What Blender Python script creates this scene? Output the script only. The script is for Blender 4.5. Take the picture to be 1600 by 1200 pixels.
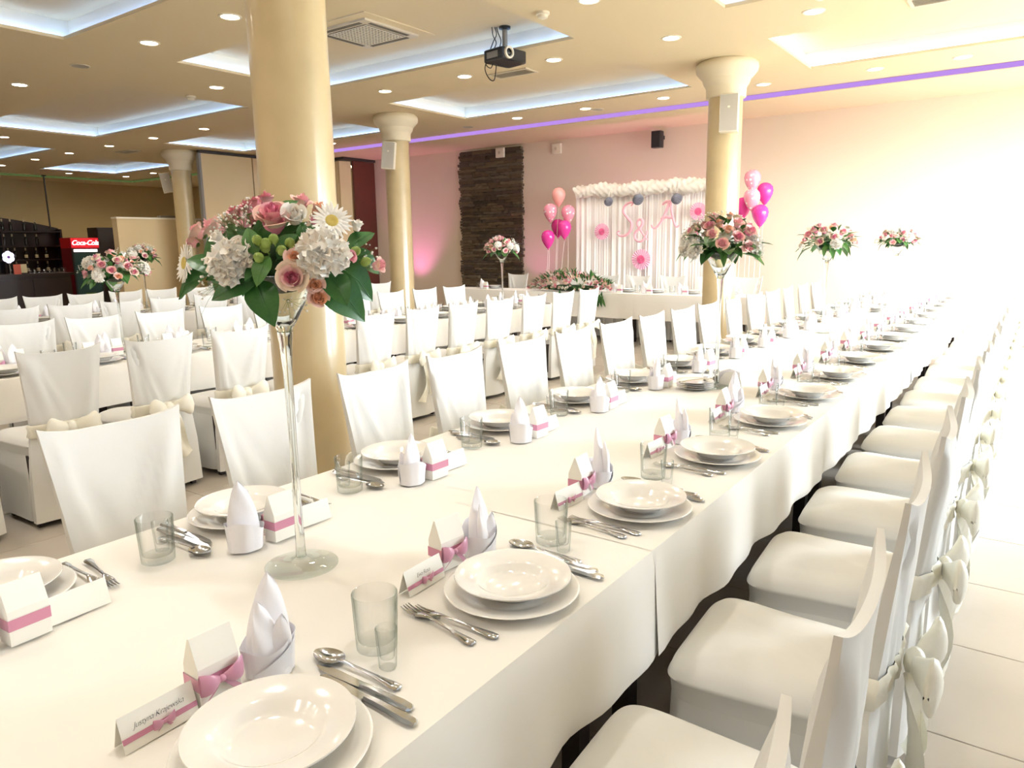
import bpy, math, random
from math import sin, cos, pi, sqrt, radians, atan2
from mathutils import Vector, Matrix

random.seed(7)
for _o in list(bpy.data.objects):
    bpy.data.objects.remove(_o)
S = bpy.context.scene
COL = S.collection

# ------------------------------------------------------------------ camera
CAM_H = 1.47
YAW, PITCH, ROLL, FPX = 0.625, 0.188, -0.015, 1145.0
fwd = Vector((-sin(YAW) * cos(PITCH), cos(YAW) * cos(PITCH), -sin(PITCH)))
r0 = Vector((cos(YAW), sin(YAW), 0))
u0 = r0.cross(fwd)
rt = r0 * cos(ROLL) + u0 * sin(ROLL)
up = u0 * cos(ROLL) - r0 * sin(ROLL)
cd = bpy.data.cameras.new('camera')
cd.sensor_width = 36.0
cd.lens = FPX / 1600.0 * 36.0
cd.clip_start = 0.02
cam = bpy.data.objects.new('camera', cd)
COL.objects.link(cam)
m = Matrix((rt, up, -fwd)).transposed().to_4x4()
m.translation = Vector((0, 0, CAM_H))
cam.matrix_world = m
S.camera = cam

# ------------------------------------------------------------------ world, exposure
W = bpy.data.worlds.new('daylight')
S.world = W
W.use_nodes = True
bg = W.node_tree.nodes['Background']
bg.inputs[0].default_value = (0.84, 0.92, 1.0, 1)
bg.inputs[1].default_value = 36.0
S.view_settings.view_transform = 'Standard'
S.view_settings.look = 'None'
S.view_settings.exposure = 0.43
S.view_settings.gamma = 1.0
S.view_settings.use_curve_mapping = False
S.cycles.max_bounces = 8
S.cycles.use_adaptive_sampling = True
S.cycles.adaptive_threshold = 0.02
S.cycles.diffuse_bounces = 4
S.cycles.transparent_max_bounces = 20
S.cycles.sample_clamp_indirect = 6.0
S.cycles.caustics_reflective = False
S.cycles.caustics_refractive = False
DOWN_W = 6.7         # each recessed ceiling lamp
COVE = 9.5            # LED strips in the ceiling recesses
UPL = 85.0            # pink uplights by the far wall

# ------------------------------------------------------------------ materials
def lin(h):
    h = h.lstrip('#')
    c = [int(h[i:i + 2], 16) / 255 for i in (0, 2, 4)]
    return tuple((x / 12.92 if x <= .04045 else ((x + .055) / 1.055) ** 2.4) for x in c) + (1,)

def pset(p, **kw):
    for k, v in kw.items():
        k = k.replace('_', ' ')
        if k in p.inputs:
            p.inputs[k].default_value = v

def mat(name, col, rough=.6, metal=0., bump=None, var=None, coat=0., sheen=0., spec=None, emit=None, estr=0., sub=0.):
    """col hex; bump=(scale,strength[,detail]); var=(scale,amount)"""
    M = bpy.data.materials.new(name)
    M.use_nodes = True
    nt = M.node_tree
    p = nt.nodes['Principled BSDF']
    c = lin(col)
    p.inputs['Base Color'].default_value = c
    pset(p, Roughness=rough, Metallic=metal)
    if coat:
        pset(p, Coat_Weight=coat, Coat_Roughness=.12)
    if sheen:
        pset(p, Sheen_Weight=sheen, Sheen_Roughness=.4)
    if spec is not None:
        pset(p, Specular_IOR_Level=spec)
    if emit:
        pset(p, Emission_Color=lin(emit), Emission_Strength=estr)
    if sub:
        pset(p, Subsurface_Weight=sub, Subsurface_Scale=.01)
    if bump or var:
        tc = nt.nodes.new('ShaderNodeTexCoord')
    if bump:
        n = nt.nodes.new('ShaderNodeTexNoise')
        n.inputs['Scale'].default_value = bump[0]
        n.inputs['Detail'].default_value = bump[2] if len(bump) > 2 else 3
        b = nt.nodes.new('ShaderNodeBump')
        b.inputs['Strength'].default_value = bump[1]
        b.inputs['Distance'].default_value = .02
        nt.links.new(tc.outputs['Object'], n.inputs['Vector'])
        nt.links.new(n.outputs['Fac'], b.inputs['Height'])
        nt.links.new(b.outputs['Normal'], p.inputs['Normal'])
    if var:
        n2 = nt.nodes.new('ShaderNodeTexNoise')
        n2.inputs['Scale'].default_value = var[0]
        n2.inputs['Detail'].default_value = 4
        mx = nt.nodes.new('ShaderNodeMix')
        mx.data_type = 'RGBA'
        mx.inputs[6].default_value = tuple(x * (1 - var[1]) for x in c[:3]) + (1,)
        mx.inputs[7].default_value = tuple(min(1, x * (1 + var[1])) for x in c[:3]) + (1,)
        nt.links.new(tc.outputs['Object'], n2.inputs['Vector'])
        nt.links.new(n2.outputs['Fac'], mx.inputs[0])
        nt.links.new(mx.outputs[2], p.inputs['Base Color'])
    return M

def emat(name, col, strength):
    M = bpy.data.materials.new(name)
    M.use_nodes = True
    nt = M.node_tree
    nt.nodes.clear()
    e = nt.nodes.new('ShaderNodeEmission')
    e.inputs[0].default_value = lin(col)
    e.inputs[1].default_value = strength
    o = nt.nodes.new('ShaderNodeOutputMaterial')
    nt.links.new(e.outputs[0], o.inputs[0])
    return M

def gmat(name, edge='#b4c3bd', rough=.01, refl=.7):
    """thin clear glass: transparent, darker and more reflective towards grazing angles"""
    M = bpy.data.materials.new(name)
    M.use_nodes = True
    nt = M.node_tree
    nt.nodes.clear()
    t = nt.nodes.new('ShaderNodeBsdfTransparent')
    g = nt.nodes.new('ShaderNodeBsdfGlossy')
    g.inputs['Roughness'].default_value = rough
    lw = nt.nodes.new('ShaderNodeLayerWeight')
    lw.inputs[0].default_value = .5
    def power(e):
        p_ = nt.nodes.new('ShaderNodeMath')
        p_.operation = 'POWER'
        p_.inputs[1].default_value = e
        nt.links.new(lw.outputs['Facing'], p_.inputs[0])
        return p_
    cm = nt.nodes.new('ShaderNodeMix')
    cm.data_type = 'RGBA'
    cm.inputs[6].default_value = (.994, .996, .995, 1)
    cm.inputs[7].default_value = lin(edge)
    nt.links.new(power(3.0).outputs[0], cm.inputs[0])
    nt.links.new(cm.outputs[2], t.inputs[0])
    mr = nt.nodes.new('ShaderNodeMapRange')
    mr.inputs[3].default_value = .035
    mr.inputs[4].default_value = refl
    nt.links.new(power(4.0).outputs[0], mr.inputs[0])
    mx = nt.nodes.new('ShaderNodeMixShader')
    o = nt.nodes.new('ShaderNodeOutputMaterial')
    nt.links.new(mr.outputs[0], mx.inputs[0])
    nt.links.new(t.outputs[0], mx.inputs[1])
    nt.links.new(g.outputs[0], mx.inputs[2])
    nt.links.new(mx.outputs[0], o.inputs[0])
    return M

MT = dict(
    ceil=mat('ceiling_paint', '#dfcdaa', .9, bump=(60, .03)),
    recess=mat('recess_paint', '#f1ead8', .9),
    wall=mat('wall_paint', '#e6d6c2', .9, bump=(90, .04)),
    wall_left=mat('bar_wall_paint', '#c2ad80', .9, bump=(90, .04)),
    tile=mat('floor_tile', '#b3a99c', .34, var=(2.5, .10), bump=(14, .02)),
    grout=mat('grout', '#8d8070', .9),
    cloth=mat('ivory_tablecloth', '#f1ede5', .82, bump=(9, .06), sheen=.15),
    cover=mat('ivory_chair_cover', '#dedcd6', .75, bump=(7, .10, 4), sheen=.2),
    sash=mat('ivory_satin_sash', '#f3efdf', .42, bump=(16, .18), sheen=.2),
    wood=mat('dark_brown_leg', '#2b1d18', .45),
    tabletop=mat('brown_tabletop', '#4a3424', .5),
    porcelain=mat('white_porcelain', '#efece6', .12, coat=.5, spec=.5),
    steel=mat('polished_cutlery', '#cdd0d4', .16, 1.0),
    glass=gmat('clear_glass'),
    glass_g=gmat('greenish_vase_glass', '#c9dad1'),
    napkin=mat('white_napkin', '#faf8fc', .8, bump=(40, .05), sheen=.2),
    card=mat('ivory_card', '#fbf8ee', .7),
    ribbon=mat('dusty_pink_ribbon', '#cf8ba4', .35, sheen=.3),
    ink=mat('black_ink', '#222024', .7),
    column=mat('golden_stucco_column', '#c2ae86', .28, var=(3.2, .2), bump=(5, .05), coat=.35),
    capital=mat('cream_capital', '#ece0c6', .7),
    downlens=emat('downlight_lens', '#fff0d6', 26.0),
    trim_white=mat('white_trim', '#efe7d6', .5),
    led_blue=emat('cool_led', '#95bcff', COVE),
    led_violet=emat('violet_led', '#c093ee', .75),
    led_green=emat('green_led', '#7f9a58', .28),
    black=mat('black_plastic', '#17161a', .4),
    grey=mat('grey_metal', '#8f8d8a', .4, .5),
    vent=mat('vent_metal', '#d6cbb6', .5),
    vdark=mat('vent_dark', '#6d665c', .8),
    speaker=mat('speaker_grille', '#b7b1a6', .6, bump=(400, .2)),
    stone=[mat('stone_%s' % n, c, .85, bump=(22, .5, 5), var=(9, .22)) for n, c in
           (('umber', '#64543f'), ('grey', '#6c604e'), ('dark', '#544738'), ('tan', '#75644c'), ('slate', '#5b5044'))],
    stoneback=mat('stone_backing', '#30271f', .95),
    brown_panel=mat('mahogany_panel', '#5b2a20', .4, var=(3, .2)),
    partition=mat('partition_cream', '#dcc69c', .7),
    dark_rail=mat('dark_rail', '#34302c', .5),
    barwood=mat('wenge_bar', '#26130f', .35, var=(6, .25)),
    curtain=mat('white_voile', '#f6efe9', .85, sheen=.2),
    tulle=mat('cream_tulle', '#f4ece0', .9, bump=(30, .3)),
    pom=mat('grey_paper_pom', '#7d7d88', .8),
    fan1=mat('pink_paper_fan', '#f6b8cf', .8),
    fan2=mat('hot_pink_fan_centre', '#ec6f9d', .8),
    letter=mat('pink_glitter_letter', '#f1b3bf', .6),
    bal_light=mat('salmon_balloon', '#f3a9a3', .22, coat=.4),
    bal_hot=mat('magenta_balloon', '#e2389a', .2, coat=.4),
    bstring=mat('white_string', '#efe6e0', .8),
    gyp=mat('babys_breath_white', '#fbf8f0', .7),
    stem=mat('green_stem', '#5f7a3e', .6),
    leaf=mat('dark_green_leaf', '#35682f', .35, var=(18, .25)),
    leaf2=mat('mid_green_leaf', '#4d7a3a', .4, var=(18, .25)),
    budg=mat('green_bud', '#9bb35c', .5, var=(25, .15)),
    foam=mat('floral_foam', '#2c4526', .9),
    pk_in=mat('petal_deep_pink', '#ea8fa9', .55),
    pk_mid=mat('petal_pink', '#f3b4bb', .55),
    pk_out=mat('petal_pale_pink', '#f6cfc4', .55),
    dust=mat('petal_dusty_rose', '#d98794', .6),
    cr_out=mat('petal_cream', '#f8e6d0', .55),
    cr_mid=mat('petal_blush', '#f7d6cc', .55),
    pe_in=mat('petal_peach', '#f4bb9a', .55),
    wh=mat('petal_white', '#fdfaf3', .6),
    wh2=mat('petal_ivory', '#f9efe2', .6),
    yel=mat('gerbera_centre', '#d9c267', .8, bump=(300, .4)),
    red=mat('cola_red', '#b0161f', .35),
    redlit=mat('cola_header', '#d0202c', .4, emit='#d0202c', estr=.7),
    whitelit=emat('lit_white', '#ffffff', 3.0),
    signlit=emat('lit_lilac', '#e9ddff', 2.2),
    violet=mat('violet_print', '#8a5fc0', .6),
    fridge_in=mat('fridge_interior', '#1b2f2c', .3, emit='#24443e', estr=.15),
    greenpk=mat('green_packs', '#5d6e2c', .5),
    bottle=mat('dark_bottle', '#171311', .15),
    bottlelab=mat('cream_bottle_label', '#cbbd97', .7),
    bottlecap=mat('pale_bottle_neck', '#b9a884', .4),
    menu_red=mat('menu_red', '#c65a44', .6),
    bread=mat('brown_bread', '#a7702d', .8, bump=(20, .3)),
    tint_glass=gmat('rosy_bar_glass', '#a9695c', .05),
    frame=mat('window_frame', '#f0ece4', .5),
    paving=mat('outdoor_paving', '#b9b4a8', .9),
    bow_pink=mat('pink_satin_bow', '#d79ab4', .3, sheen=.3),
)
def dotted():
    M = mat('dotted_pink_balloon', '#f49bb0', .22, coat=.4)
    nt = M.node_tree
    p = nt.nodes['Principled BSDF']
    tc = nt.nodes.new('ShaderNodeTexCoord')
    v = nt.nodes.new('ShaderNodeTexVoronoi')
    v.inputs['Scale'].default_value = 16
    v.inputs['Randomness'].default_value = .35
    r = nt.nodes.new('ShaderNodeMath')
    r.operation = 'LESS_THAN'
    r.inputs[1].default_value = .27
    mx = nt.nodes.new('ShaderNodeMix')
    mx.data_type = 'RGBA'
    mx.inputs[6].default_value = lin('#f49bb0')
    mx.inputs[7].default_value = lin('#fff3f4')
    nt.links.new(tc.outputs['Object'], v.inputs['Vector'])
    nt.links.new(v.outputs['Distance'], r.inputs[0])
    nt.links.new(r.outputs[0], mx.inputs[0])
    nt.links.new(mx.outputs[2], p.inputs['Base Color'])
    return M
MT['bal_dot'] = dotted()
def solid_glass():
    M = mat('solid_vase_glass', '#f7fbf9', 0.0)
    pset(M.node_tree.nodes['Principled BSDF'], Transmission_Weight=1.0, IOR=1.42)
    return M
MT['vase_solid'] = solid_glass()

# ------------------------------------------------------------------ mesh builder
class MB:
    def __init__(s):
        s.v, s.f, s.m = [], [], []

    def add(s, vs, fs, mi=0):
        b = len(s.v)
        s.v += [tuple(x) for x in vs]
        s.f += [tuple(i + b for i in f) for f in fs]
        s.m += [mi] * len(fs)
        return s

    def box(s, a, b, mi=0):
        (x0, y0, z0), (x1, y1, z1) = a, b
        vs = [(x0, y0, z0), (x1, y0, z0), (x1, y1, z0), (x0, y1, z0), (x0, y0, z1), (x1, y0, z1), (x1, y1, z1), (x0, y1, z1)]
        return s.add(vs, [(0, 3, 2, 1), (4, 5, 6, 7), (0, 1, 5, 4), (1, 2, 6, 5), (2, 3, 7, 6), (3, 0, 4, 7)], mi)

    def grid(s, fn, nu, nv, mi=0, cu=False, cv=False, flip=False):
        vs = [fn(i / (nu if cu else nu), j / nv) for j in range(nv + (0 if cv else 1)) for i in range(nu + (0 if cu else 1))]
        w = nu + (0 if cu else 1)
        h = nv + (0 if cv else 1)
        fs = []
        for j in range(nv):
            for i in range(nu):
                a, b = j * w + i, j * w + (i + 1) % w
                c, d = ((j + 1) % h) * w + (i + 1) % w, ((j + 1) % h) * w + i
                fs.append((a, d, c, b) if flip else (a, b, c, d))
        return s.add(vs, fs, mi)

    def lathe(s, prof, seg=24, mi=0, c=(0, 0, 0), ang=None):
        n = len(prof)
        vs = []
        for (r, z) in prof:
            for k in range(seg):
                a = 2 * pi * k / seg
                vs.append((c[0] + r * cos(a), c[1] + r * sin(a), c[2] + z))
        fs = []
        for j in range(n - 1):
            for k in range(seg):
                k2 = (k + 1) % seg
                fs.append((j * seg + k, j * seg + k2, (j + 1) * seg + k2, (j + 1) * seg + k))
        s.add(vs, fs, mi)
        return s

    def disc(s, r, z, seg=24, mi=0, c=(0, 0), up=True):
        vs = [(c[0] + r * cos(2 * pi * k / seg), c[1] + r * sin(2 * pi * k / seg), z) for k in range(seg)]
        f = tuple(range(seg))
        return s.add(vs, [f if up else f[::-1]], mi)

    def tube(s, pts, rad, seg=8, mi=0, cap=True, flat=None):
        pts = [Vector(p) for p in pts]
        n = len(pts)
        rad = rad if isinstance(rad, (list, tuple)) else [rad] * n
        vs = []
        pn = None
        for i, p in enumerate(pts):
            d = (pts[min(i + 1, n - 1)] - pts[max(i - 1, 0)])
            d = d.normalized() if d.length > 1e-9 else Vector((0, 0, 1))
            if pn is None:
                a = Vector((0, 0, 1)) if abs(d.z) < .9 else Vector((1, 0, 0))
                pn = d.cross(a).normalized()
            pn = (pn - d * pn.dot(d))
            pn = pn.normalized() if pn.length > 1e-6 else d.orthogonal().normalized()
            q = d.cross(pn)
            for k in range(seg):
                a = 2 * pi * k / seg
                vs.append(p + pn * (rad[i] * cos(a)) + q * (rad[i] * sin(a) * (flat or 1)))
        fs = []
        for i in range(n - 1):
            for k in range(seg):
                k2 = (k + 1) % seg
                fs.append((i * seg + k, i * seg + k2, (i + 1) * seg + k2, (i + 1) * seg + k))
        if cap:
            fs.append(tuple(range(seg))[::-1])
            fs.append(tuple((n - 1) * seg + k for k in range(seg)))
        return s.add(vs, fs, mi)

    def ball(s, c, r, seg=10, rings=6, mi=0, sc=(1, 1, 1)):
        vs, fs = [], []
        for j in range(rings + 1):
            t = pi * j / rings
            for k in range(seg):
                a = 2 * pi * k / seg
                vs.append((c[0] + r * sc[0] * sin(t) * cos(a), c[1] + r * sc[1] * sin(t) * sin(a), c[2] - r * sc[2] * cos(t)))
        for j in range(rings):
            for k in range(seg):
                k2 = (k + 1) % seg
                fs.append((j * seg + k, j * seg + k2, (j + 1) * seg + k2, (j + 1) * seg + k))
        return s.add(vs, fs, mi)

    def mesh(s, name, mats, smooth=True, ang=38):
        me = bpy.data.meshes.new(name)
        me.from_pydata(s.v, [], s.f)
        for x in (mats if isinstance(mats, (list, tuple)) else [mats]):
            me.materials.append(x)
        if len(set(s.m)) > 1 or (s.m and s.m[0]):
            me.polygons.foreach_set('material_index', s.m)
        if smooth:
            me.polygons.foreach_set('use_smooth', [True] * len(s.f))
            me.set_sharp_from_angle(angle=radians(ang))
        me.update()
        return me

def link(name, me, parent=None, M=None):
    o = bpy.data.objects.new(name, me)
    COL.objects.link(o)
    if parent is not None:
        o.parent = parent
    if M is not None:
        o.matrix_basis = M
    return o

def tag(o, label=None, cat=None, group=None, kind=None):
    if label: o['label'] = label
    if cat: o['category'] = cat
    if group: o['group'] = group
    if kind: o['kind'] = kind
    return o

def empty(name, M):
    o = bpy.data.objects.new(name, None)
    o.empty_display_size = .05
    COL.objects.link(o)
    o.matrix_basis = M
    return o

def TR(x=0, y=0, z=0, rz=0, rx=0, ry=0, s=1):
    R = Matrix.Rotation(rz, 4, 'Z') @ Matrix.Rotation(ry, 4, 'Y') @ Matrix.Rotation(rx, 4, 'X')
    M = Matrix.Translation((x, y, z)) @ R
    if s != 1:
        M = M @ Matrix.Diagonal((s, s, s, 1) if not isinstance(s, tuple) else s + (1,))
    return M

def spawn(tpl, name, M, label, cat, group=None):
    """tpl: list of (part_name, mesh, matrix or None, parent index or None[, label])"""
    r = empty(name, M)
    tag(r, label, cat, group)
    made = []
    for t in tpl:
        par = r if t[3] is None else made[t[3]]
        o = link(t[0], t[1], par, t[2])
        if len(t) > 4:
            o['label'] = t[4]
        made.append(o)
    return r

def struct(name, me, parent=None, M=None, label=None):
    o = link(name, me, parent, M)
    if parent is None:
        o['kind'] = 'structure'
        if label: o['label'] = label
    return o

def boxmesh(name, a, b, m):
    return MB().box(a, b).mesh(name, m, smooth=False)

ORD = ['zeroth', 'first', 'second', 'third', 'fourth', 'fifth', 'sixth', 'seventh', 'eighth', 'ninth', 'tenth', 'eleventh',
       'twelfth', 'thirteenth', 'fourteenth', 'fifteenth', 'sixteenth', 'seventeenth', 'eighteenth', 'nineteenth', 'twentieth']

# ================================================================== SETTING
HC, HS = 3.45, 3.38            # ceiling, lowered border by the walls
XR, XL, YB, YF, YF2 = 2.4, -22.6, -2.6, 12.15, 13.4

# ---- floor and tiles
floor = struct('floor', boxmesh('floor', (XL, YB, -.12), (XR, YF2, -.006), MT['grout']), label='beige ceramic tiled floor')
def tile_mesh(w, h):
    b = MB()
    g, c = .0015, .002
    x0, x1, y0, y1 = -w / 2 + g, w / 2 - g, -h / 2 + g, h / 2 - g
    b.add([(x0, y0, -.012), (x1, y0, -.012), (x1, y1, -.012), (x0, y1, -.012),
           (x0, y0, -c), (x1, y0, -c), (x1, y1, -c), (x0, y1, -c),
           (x0 + c, y0 + c, 0), (x1 - c, y0 + c, 0), (x1 - c, y1 - c, 0), (x0 + c, y1 - c, 0)],
          [(0, 1, 5, 4), (1, 2, 6, 5), (2, 3, 7, 6), (3, 0, 4, 7), (4, 5, 9, 8), (5, 6, 10, 9), (6, 7, 11, 10), (7, 4, 8, 11), (8, 9, 10, 11)])
    return b
TS = .604
tm = tile_mesh(TS, TS).mesh('floor_tile', MT['tile'], smooth=False)
tx0, ty0 = .15 + TS / 2, 2.341 + TS / 2
near, far_ = [], []
for i in range(-38, 4):
    for j in range(-8, 19):
        x, y = tx0 + i * TS, ty0 + j * TS
        if not (XL + .3 < x < XR - .3 and YB + .3 < y < YF2 - .3): continue
        if x > -12.6 and y > YF - .2: continue
        vis = y > .2 and x > -8.2 and y < 11 and x < .5
        (near if vis else far_).append((sqrt(x * x + y * y), x, y))
near.sort()
for d, x, y in near[:290]:
    link('tile', tm, floor, Matrix.Translation((x, y, 0)))
rest = MB()
proto = tile_mesh(TS, TS)
for d, x, y in near[290:] + far_:
    rest.add([(a + x, b + y, c) for a, b, c in proto.v], proto.f)
o = link('far_tiles', rest.mesh('far_tiles', MT['tile'], smooth=False), floor)
o['kind'] = 'stuff'

# ---- ceiling with recesses
REC = [(-7.80, -3.97, 1.70, 3.60), (-7.80, -3.97, 4.73, 6.64), (-7.75, -3.96, 7.85, 9.60),
       (-2.46, 1.40, 1.70, 3.60), (-2.46, 1.40, 4.73, 6.64), (-2.46, 1.40, 7.85, 9.52),
       (-13.95, -9.45, 1.70, 3.60), (-13.95, -9.45, 4.90, 6.78), (-13.82, -9.46, 7.95, 9.72),
       (-20.2, -16.05, 5.2, 7.02), (-20.2, -17.0, 8.36, 10.2)]
def in_rec(x, y):
    return any(a < x < b and c < y < d for a, b, c, d in REC)
xs = sorted({-21.6, -14.1, XR} | {v for r in REC for v in r[:2]})
ys = sorted({YB, 10.65, 11.4} | {v for r in REC for v in r[2:]})
cb = MB()
for i in range(len(xs) - 1):
    for j in range(len(ys) - 1):
        a, b, c, d = xs[i], xs[i + 1], ys[j], ys[j + 1]
        mx, my = (a + b) / 2, (c + d) / 2
        if in_rec(mx, my) or (my > 10.65 and mx > -14.1): continue
        cb.add([(a, c, HC), (a, d, HC), (b, d, HC), (b, c, HC)], [(0, 1, 2, 3)])
for a, b, c, d in REC:           # lip edges of the openings
    z = HC + .03
    cb.add([(a, c, HC), (b, c, HC), (b, d, HC), (a, d, HC), (a, c, z), (b, c, z), (b, d, z), (a, d, z)],
           [(0, 4, 5, 1), (1, 5, 6, 2), (2, 6, 7, 3), (3, 7, 4, 0)])
ceiling = struct('ceiling', cb.mesh('ceiling', MT['ceil'], smooth=False), label='cream plaster ceiling with lit recesses')
OH = .10
for a, b, c, d in REC:
    rb = MB()
    A, B, C_, D = a - OH, b + OH, c - OH, d + OH
    z0, z1 = HC + .03, HC + .20
    rb.add([(A, C_, z0), (B, C_, z0), (B, D, z0), (A, D, z0), (A, C_, z1), (B, C_, z1), (B, D, z1), (A, D, z1)],
           [(0, 1, 5, 4), (1, 2, 6, 5), (2, 3, 7, 6), (3, 0, 4, 7)])
    rb.add([(A, C_, z1), (B, C_, z1), (B, D, z1), (A, D, z1)], [(0, 1, 2, 3)], 1)
    rb.add([(A, C_, z0), (B, C_, z0), (B, D, z0), (A, D, z0), (a, c, z0), (b, c, z0), (b, d, z0), (a, d, z0)],
           [(0, 4, 5, 1), (1, 5, 6, 2), (2, 6, 7, 3), (3, 7, 4, 0)])
    link('ceiling_recess', rb.mesh('ceiling_recess', [MT['recess'], MT['ceil']], smooth=False), ceiling)
    zs = z0 + .004
    for (p, q) in (((a - .06, c - .06), (b + .06, c - .045)), ((a - .06, d + .045), (b + .06, d + .06)),
                   ((a - .06, c - .04), (a - .045, d + .04)), ((b + .045, c - .04), (b + .06, d + .04))):
        link('led_strip', boxmesh('led_strip', (p[0], p[1], zs), (q[0], q[1], zs + .008), MT['led_blue']), ceiling)
roofb = boxmesh('ceiling_slab', (XL - .2, YB - .2, HC + .25), (XR + .2, YF2 + .2, HC + .33), MT['recess'])
link('ceiling_slab', roofb, ceiling)
sb = MB()
sb.box((-14.1, 10.65, HS), (XR, YF, HC + .1))
sb.box((XL, 11.4, HS), (-14.1, YF2, HC + .1))
sb.box((XL, YB, HS), (-21.6, 11.4, HC + .1))
struct('trim_1', sb.mesh('ceiling_border', MT['ceil'], smooth=False), label='lowered cream ceiling border along the walls')
link('led_strip', boxmesh('violet_strip', (-14.0, 10.636, HS + .008), (XR, 10.648, HC - .004), MT['led_violet']), bpy.data.objects['trim_1'])
link('led_strip', boxmesh('green_strip', (-21.598, YB, HS + .006), (-21.585, 11.38, HC - .02), MT['led_green']), bpy.data.objects['trim_1'])
link('led_strip', boxmesh('green_strip', (-21.58, 11.385, HS + .006), (-14.2, 11.398, HC - .02), MT['led_green']), bpy.data.objects['trim_1'])

# ---- walls
wall_far = struct('wall_far', boxmesh('wall_far', (-12.62, YF, 0), (XR, YF + .15, HS), MT['wall']), label='cream wall behind the head table')
struct('wall_left', boxmesh('wall_left', (XL - .15, YB, 0), (XL, YF2, HS), MT['wall_left']), label='beige wall behind the bar')
struct('wall_hall', boxmesh('wall_hall', (XL, YF2, 0), (-12.62, YF2 + .15, HS), MT['wall_left']), label='beige end wall of the bar hall')
struct('wall_return', boxmesh('wall_return', (-12.62, YF + .15, 0), (-12.5, YF2 + .15, HS), MT['wall_left']), label='short beige return wall')
struct('wall_back', boxmesh('wall_back', (XL, YB - .15, 0), (XR, YB, HC), MT['wall']), label='cream wall behind the viewer')
WIN = [(.2, 2.0), (2.5, 4.2), (4.7, 6.3), (7.2, 8.6), (9.0, 10.3), (10.6, 11.95)]
WZ0, WZ1 = .25, 2.95
DIM_PANE = bpy.data.materials.new('added_dimming_glass')        # grey tint added to the nearer panes to dim the daylight
DIM_PANE.use_nodes = True
_nt = DIM_PANE.node_tree
_nt.nodes.clear()
_t = _nt.nodes.new('ShaderNodeBsdfTransparent')
_t.inputs[0].default_value = (.17, .18, .19, 1)
_d = _nt.nodes.new('ShaderNodeBsdfGlossy')
_d.inputs['Roughness'].default_value = .05
_m = _nt.nodes.new('ShaderNodeMixShader')
_m.inputs[0].default_value = .06
_o = _nt.nodes.new('ShaderNodeOutputMaterial')
_nt.links.new(_t.outputs[0], _m.inputs[1])
_nt.links.new(_d.outputs[0], _m.inputs[2])
_nt.links.new(_m.outputs[0], _o.inputs[0])
wb = MB()
ysl = [YB] + [v for w_ in WIN for v in w_] + [YF]
for i in range(len(ysl) - 1):
    a, b = ysl[i], ysl[i + 1]
    if (a, b) in WIN:
        wb.box((XR, a, 0), (XR + .25, b, WZ0)); wb.box((XR, a, WZ1), (XR + .25, b, HC + .2))
    else:
        wb.box((XR, a, 0), (XR + .25, b, HC + .2))
struct('wall_right', wb.mesh('wall_right', MT['wall'], smooth=False), label='cream wall with tall windows')
for k, (a, b) in enumerate(WIN):
    wf = MB()
    for (p, q) in (((a, WZ0), (a + .06, WZ1)), ((b - .06, WZ0), (b, WZ1)), ((a, WZ0), (b, WZ0 + .06)), ((a, WZ1 - .06), (b, WZ1)),
                   (((a + b) / 2 - .03, WZ0), ((a + b) / 2 + .03, WZ1))):
        wf.box((XR + .12, p[0], p[1]), (XR + .18, q[0], q[1]))
    wo = struct('window_%d' % (k + 1), wf.mesh('window_frame', MT['frame'], smooth=False), label='tall white framed window in side wall')
    for s_ in (0, 1):
        y0 = a + .06 if s_ == 0 else (a + b) / 2 + .03
        y1 = (a + b) / 2 - .03 if s_ == 0 else b - .06
        link('pane', boxmesh('pane', (XR + .145, y0, WZ0 + .06), (XR + .155, y1, WZ1 - .06), MT['glass'] if k > 1 else DIM_PANE), wo)
    L = bpy.data.lights.new('window_portal', 'AREA')
    L.shape = 'RECTANGLE'
    L.size, L.size_y = (b - a), WZ1 - WZ0
    L.cycles.is_portal = True
    lo = bpy.data.objects.new('window_portal', L)
    COL.objects.link(lo)
    lo.matrix_basis = Matrix.Translation((XR + .3, (a + b) / 2, (WZ0 + WZ1) / 2)) @ Matrix(((0, 0, 1, 0), (1, 0, 0, 0), (0, 1, 0, 0), (0, 0, 0, 1)))
struct('ground', boxmesh('ground', (XR + .3, -30, -.2), (60, 40, -.1), MT['paving']), label='paved ground outside the windows')

# ---- stone cladding strip on the far wall
sx0, sx1 = -9.99, -8.42
scl = empty('stone_cladding', Matrix.Translation((0, YF, 0)))
tag(scl, 'rough brown ledgestone cladding strip on the far wall', 'stone cladding')
link('backing', boxmesh('backing', (sx0 + .03, -.03, 0), (sx1 - .03, -.002, HS - .04), MT['stoneback']), scl)
def rough_stone(seed, m):
    R = random.Random(seed)
    b = MB()
    nx = 5
    def P(i, j, k):
        x = -.5 + i / nx
        jit = lambda s_: R.uniform(-s_, s_)
        return (x + (jit(.02) if 0 < i < nx else 0), (-.5 if k else .5) + (jit(.22) if k else 0), (-.5 + j) * .86 + jit(.10))
    rows = [[P(i, j, k) for i in range(nx + 1)] for (j, k) in ((0, 0), (0, 1), (1, 1), (1, 0))]
    vs = [p for r_ in rows for p in r_]
    n = nx + 1
    fs = []
    for r_ in range(3):
        for i in range(nx):
            fs.append((r_ * n + i, r_ * n + i + 1, (r_ + 1) * n + i + 1, (r_ + 1) * n + i))
    fs += [(0, n, 2 * n, 3 * n), (n - 1, 4 * n - 1, 3 * n - 1, 2 * n - 1)]
    return b.add(vs, fs).mesh('stone', m, smooth=False)
SM = [rough_stone(i, MT['stone'][i % 5]) for i in range(15)]
R = random.Random(3)
z = .03
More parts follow.
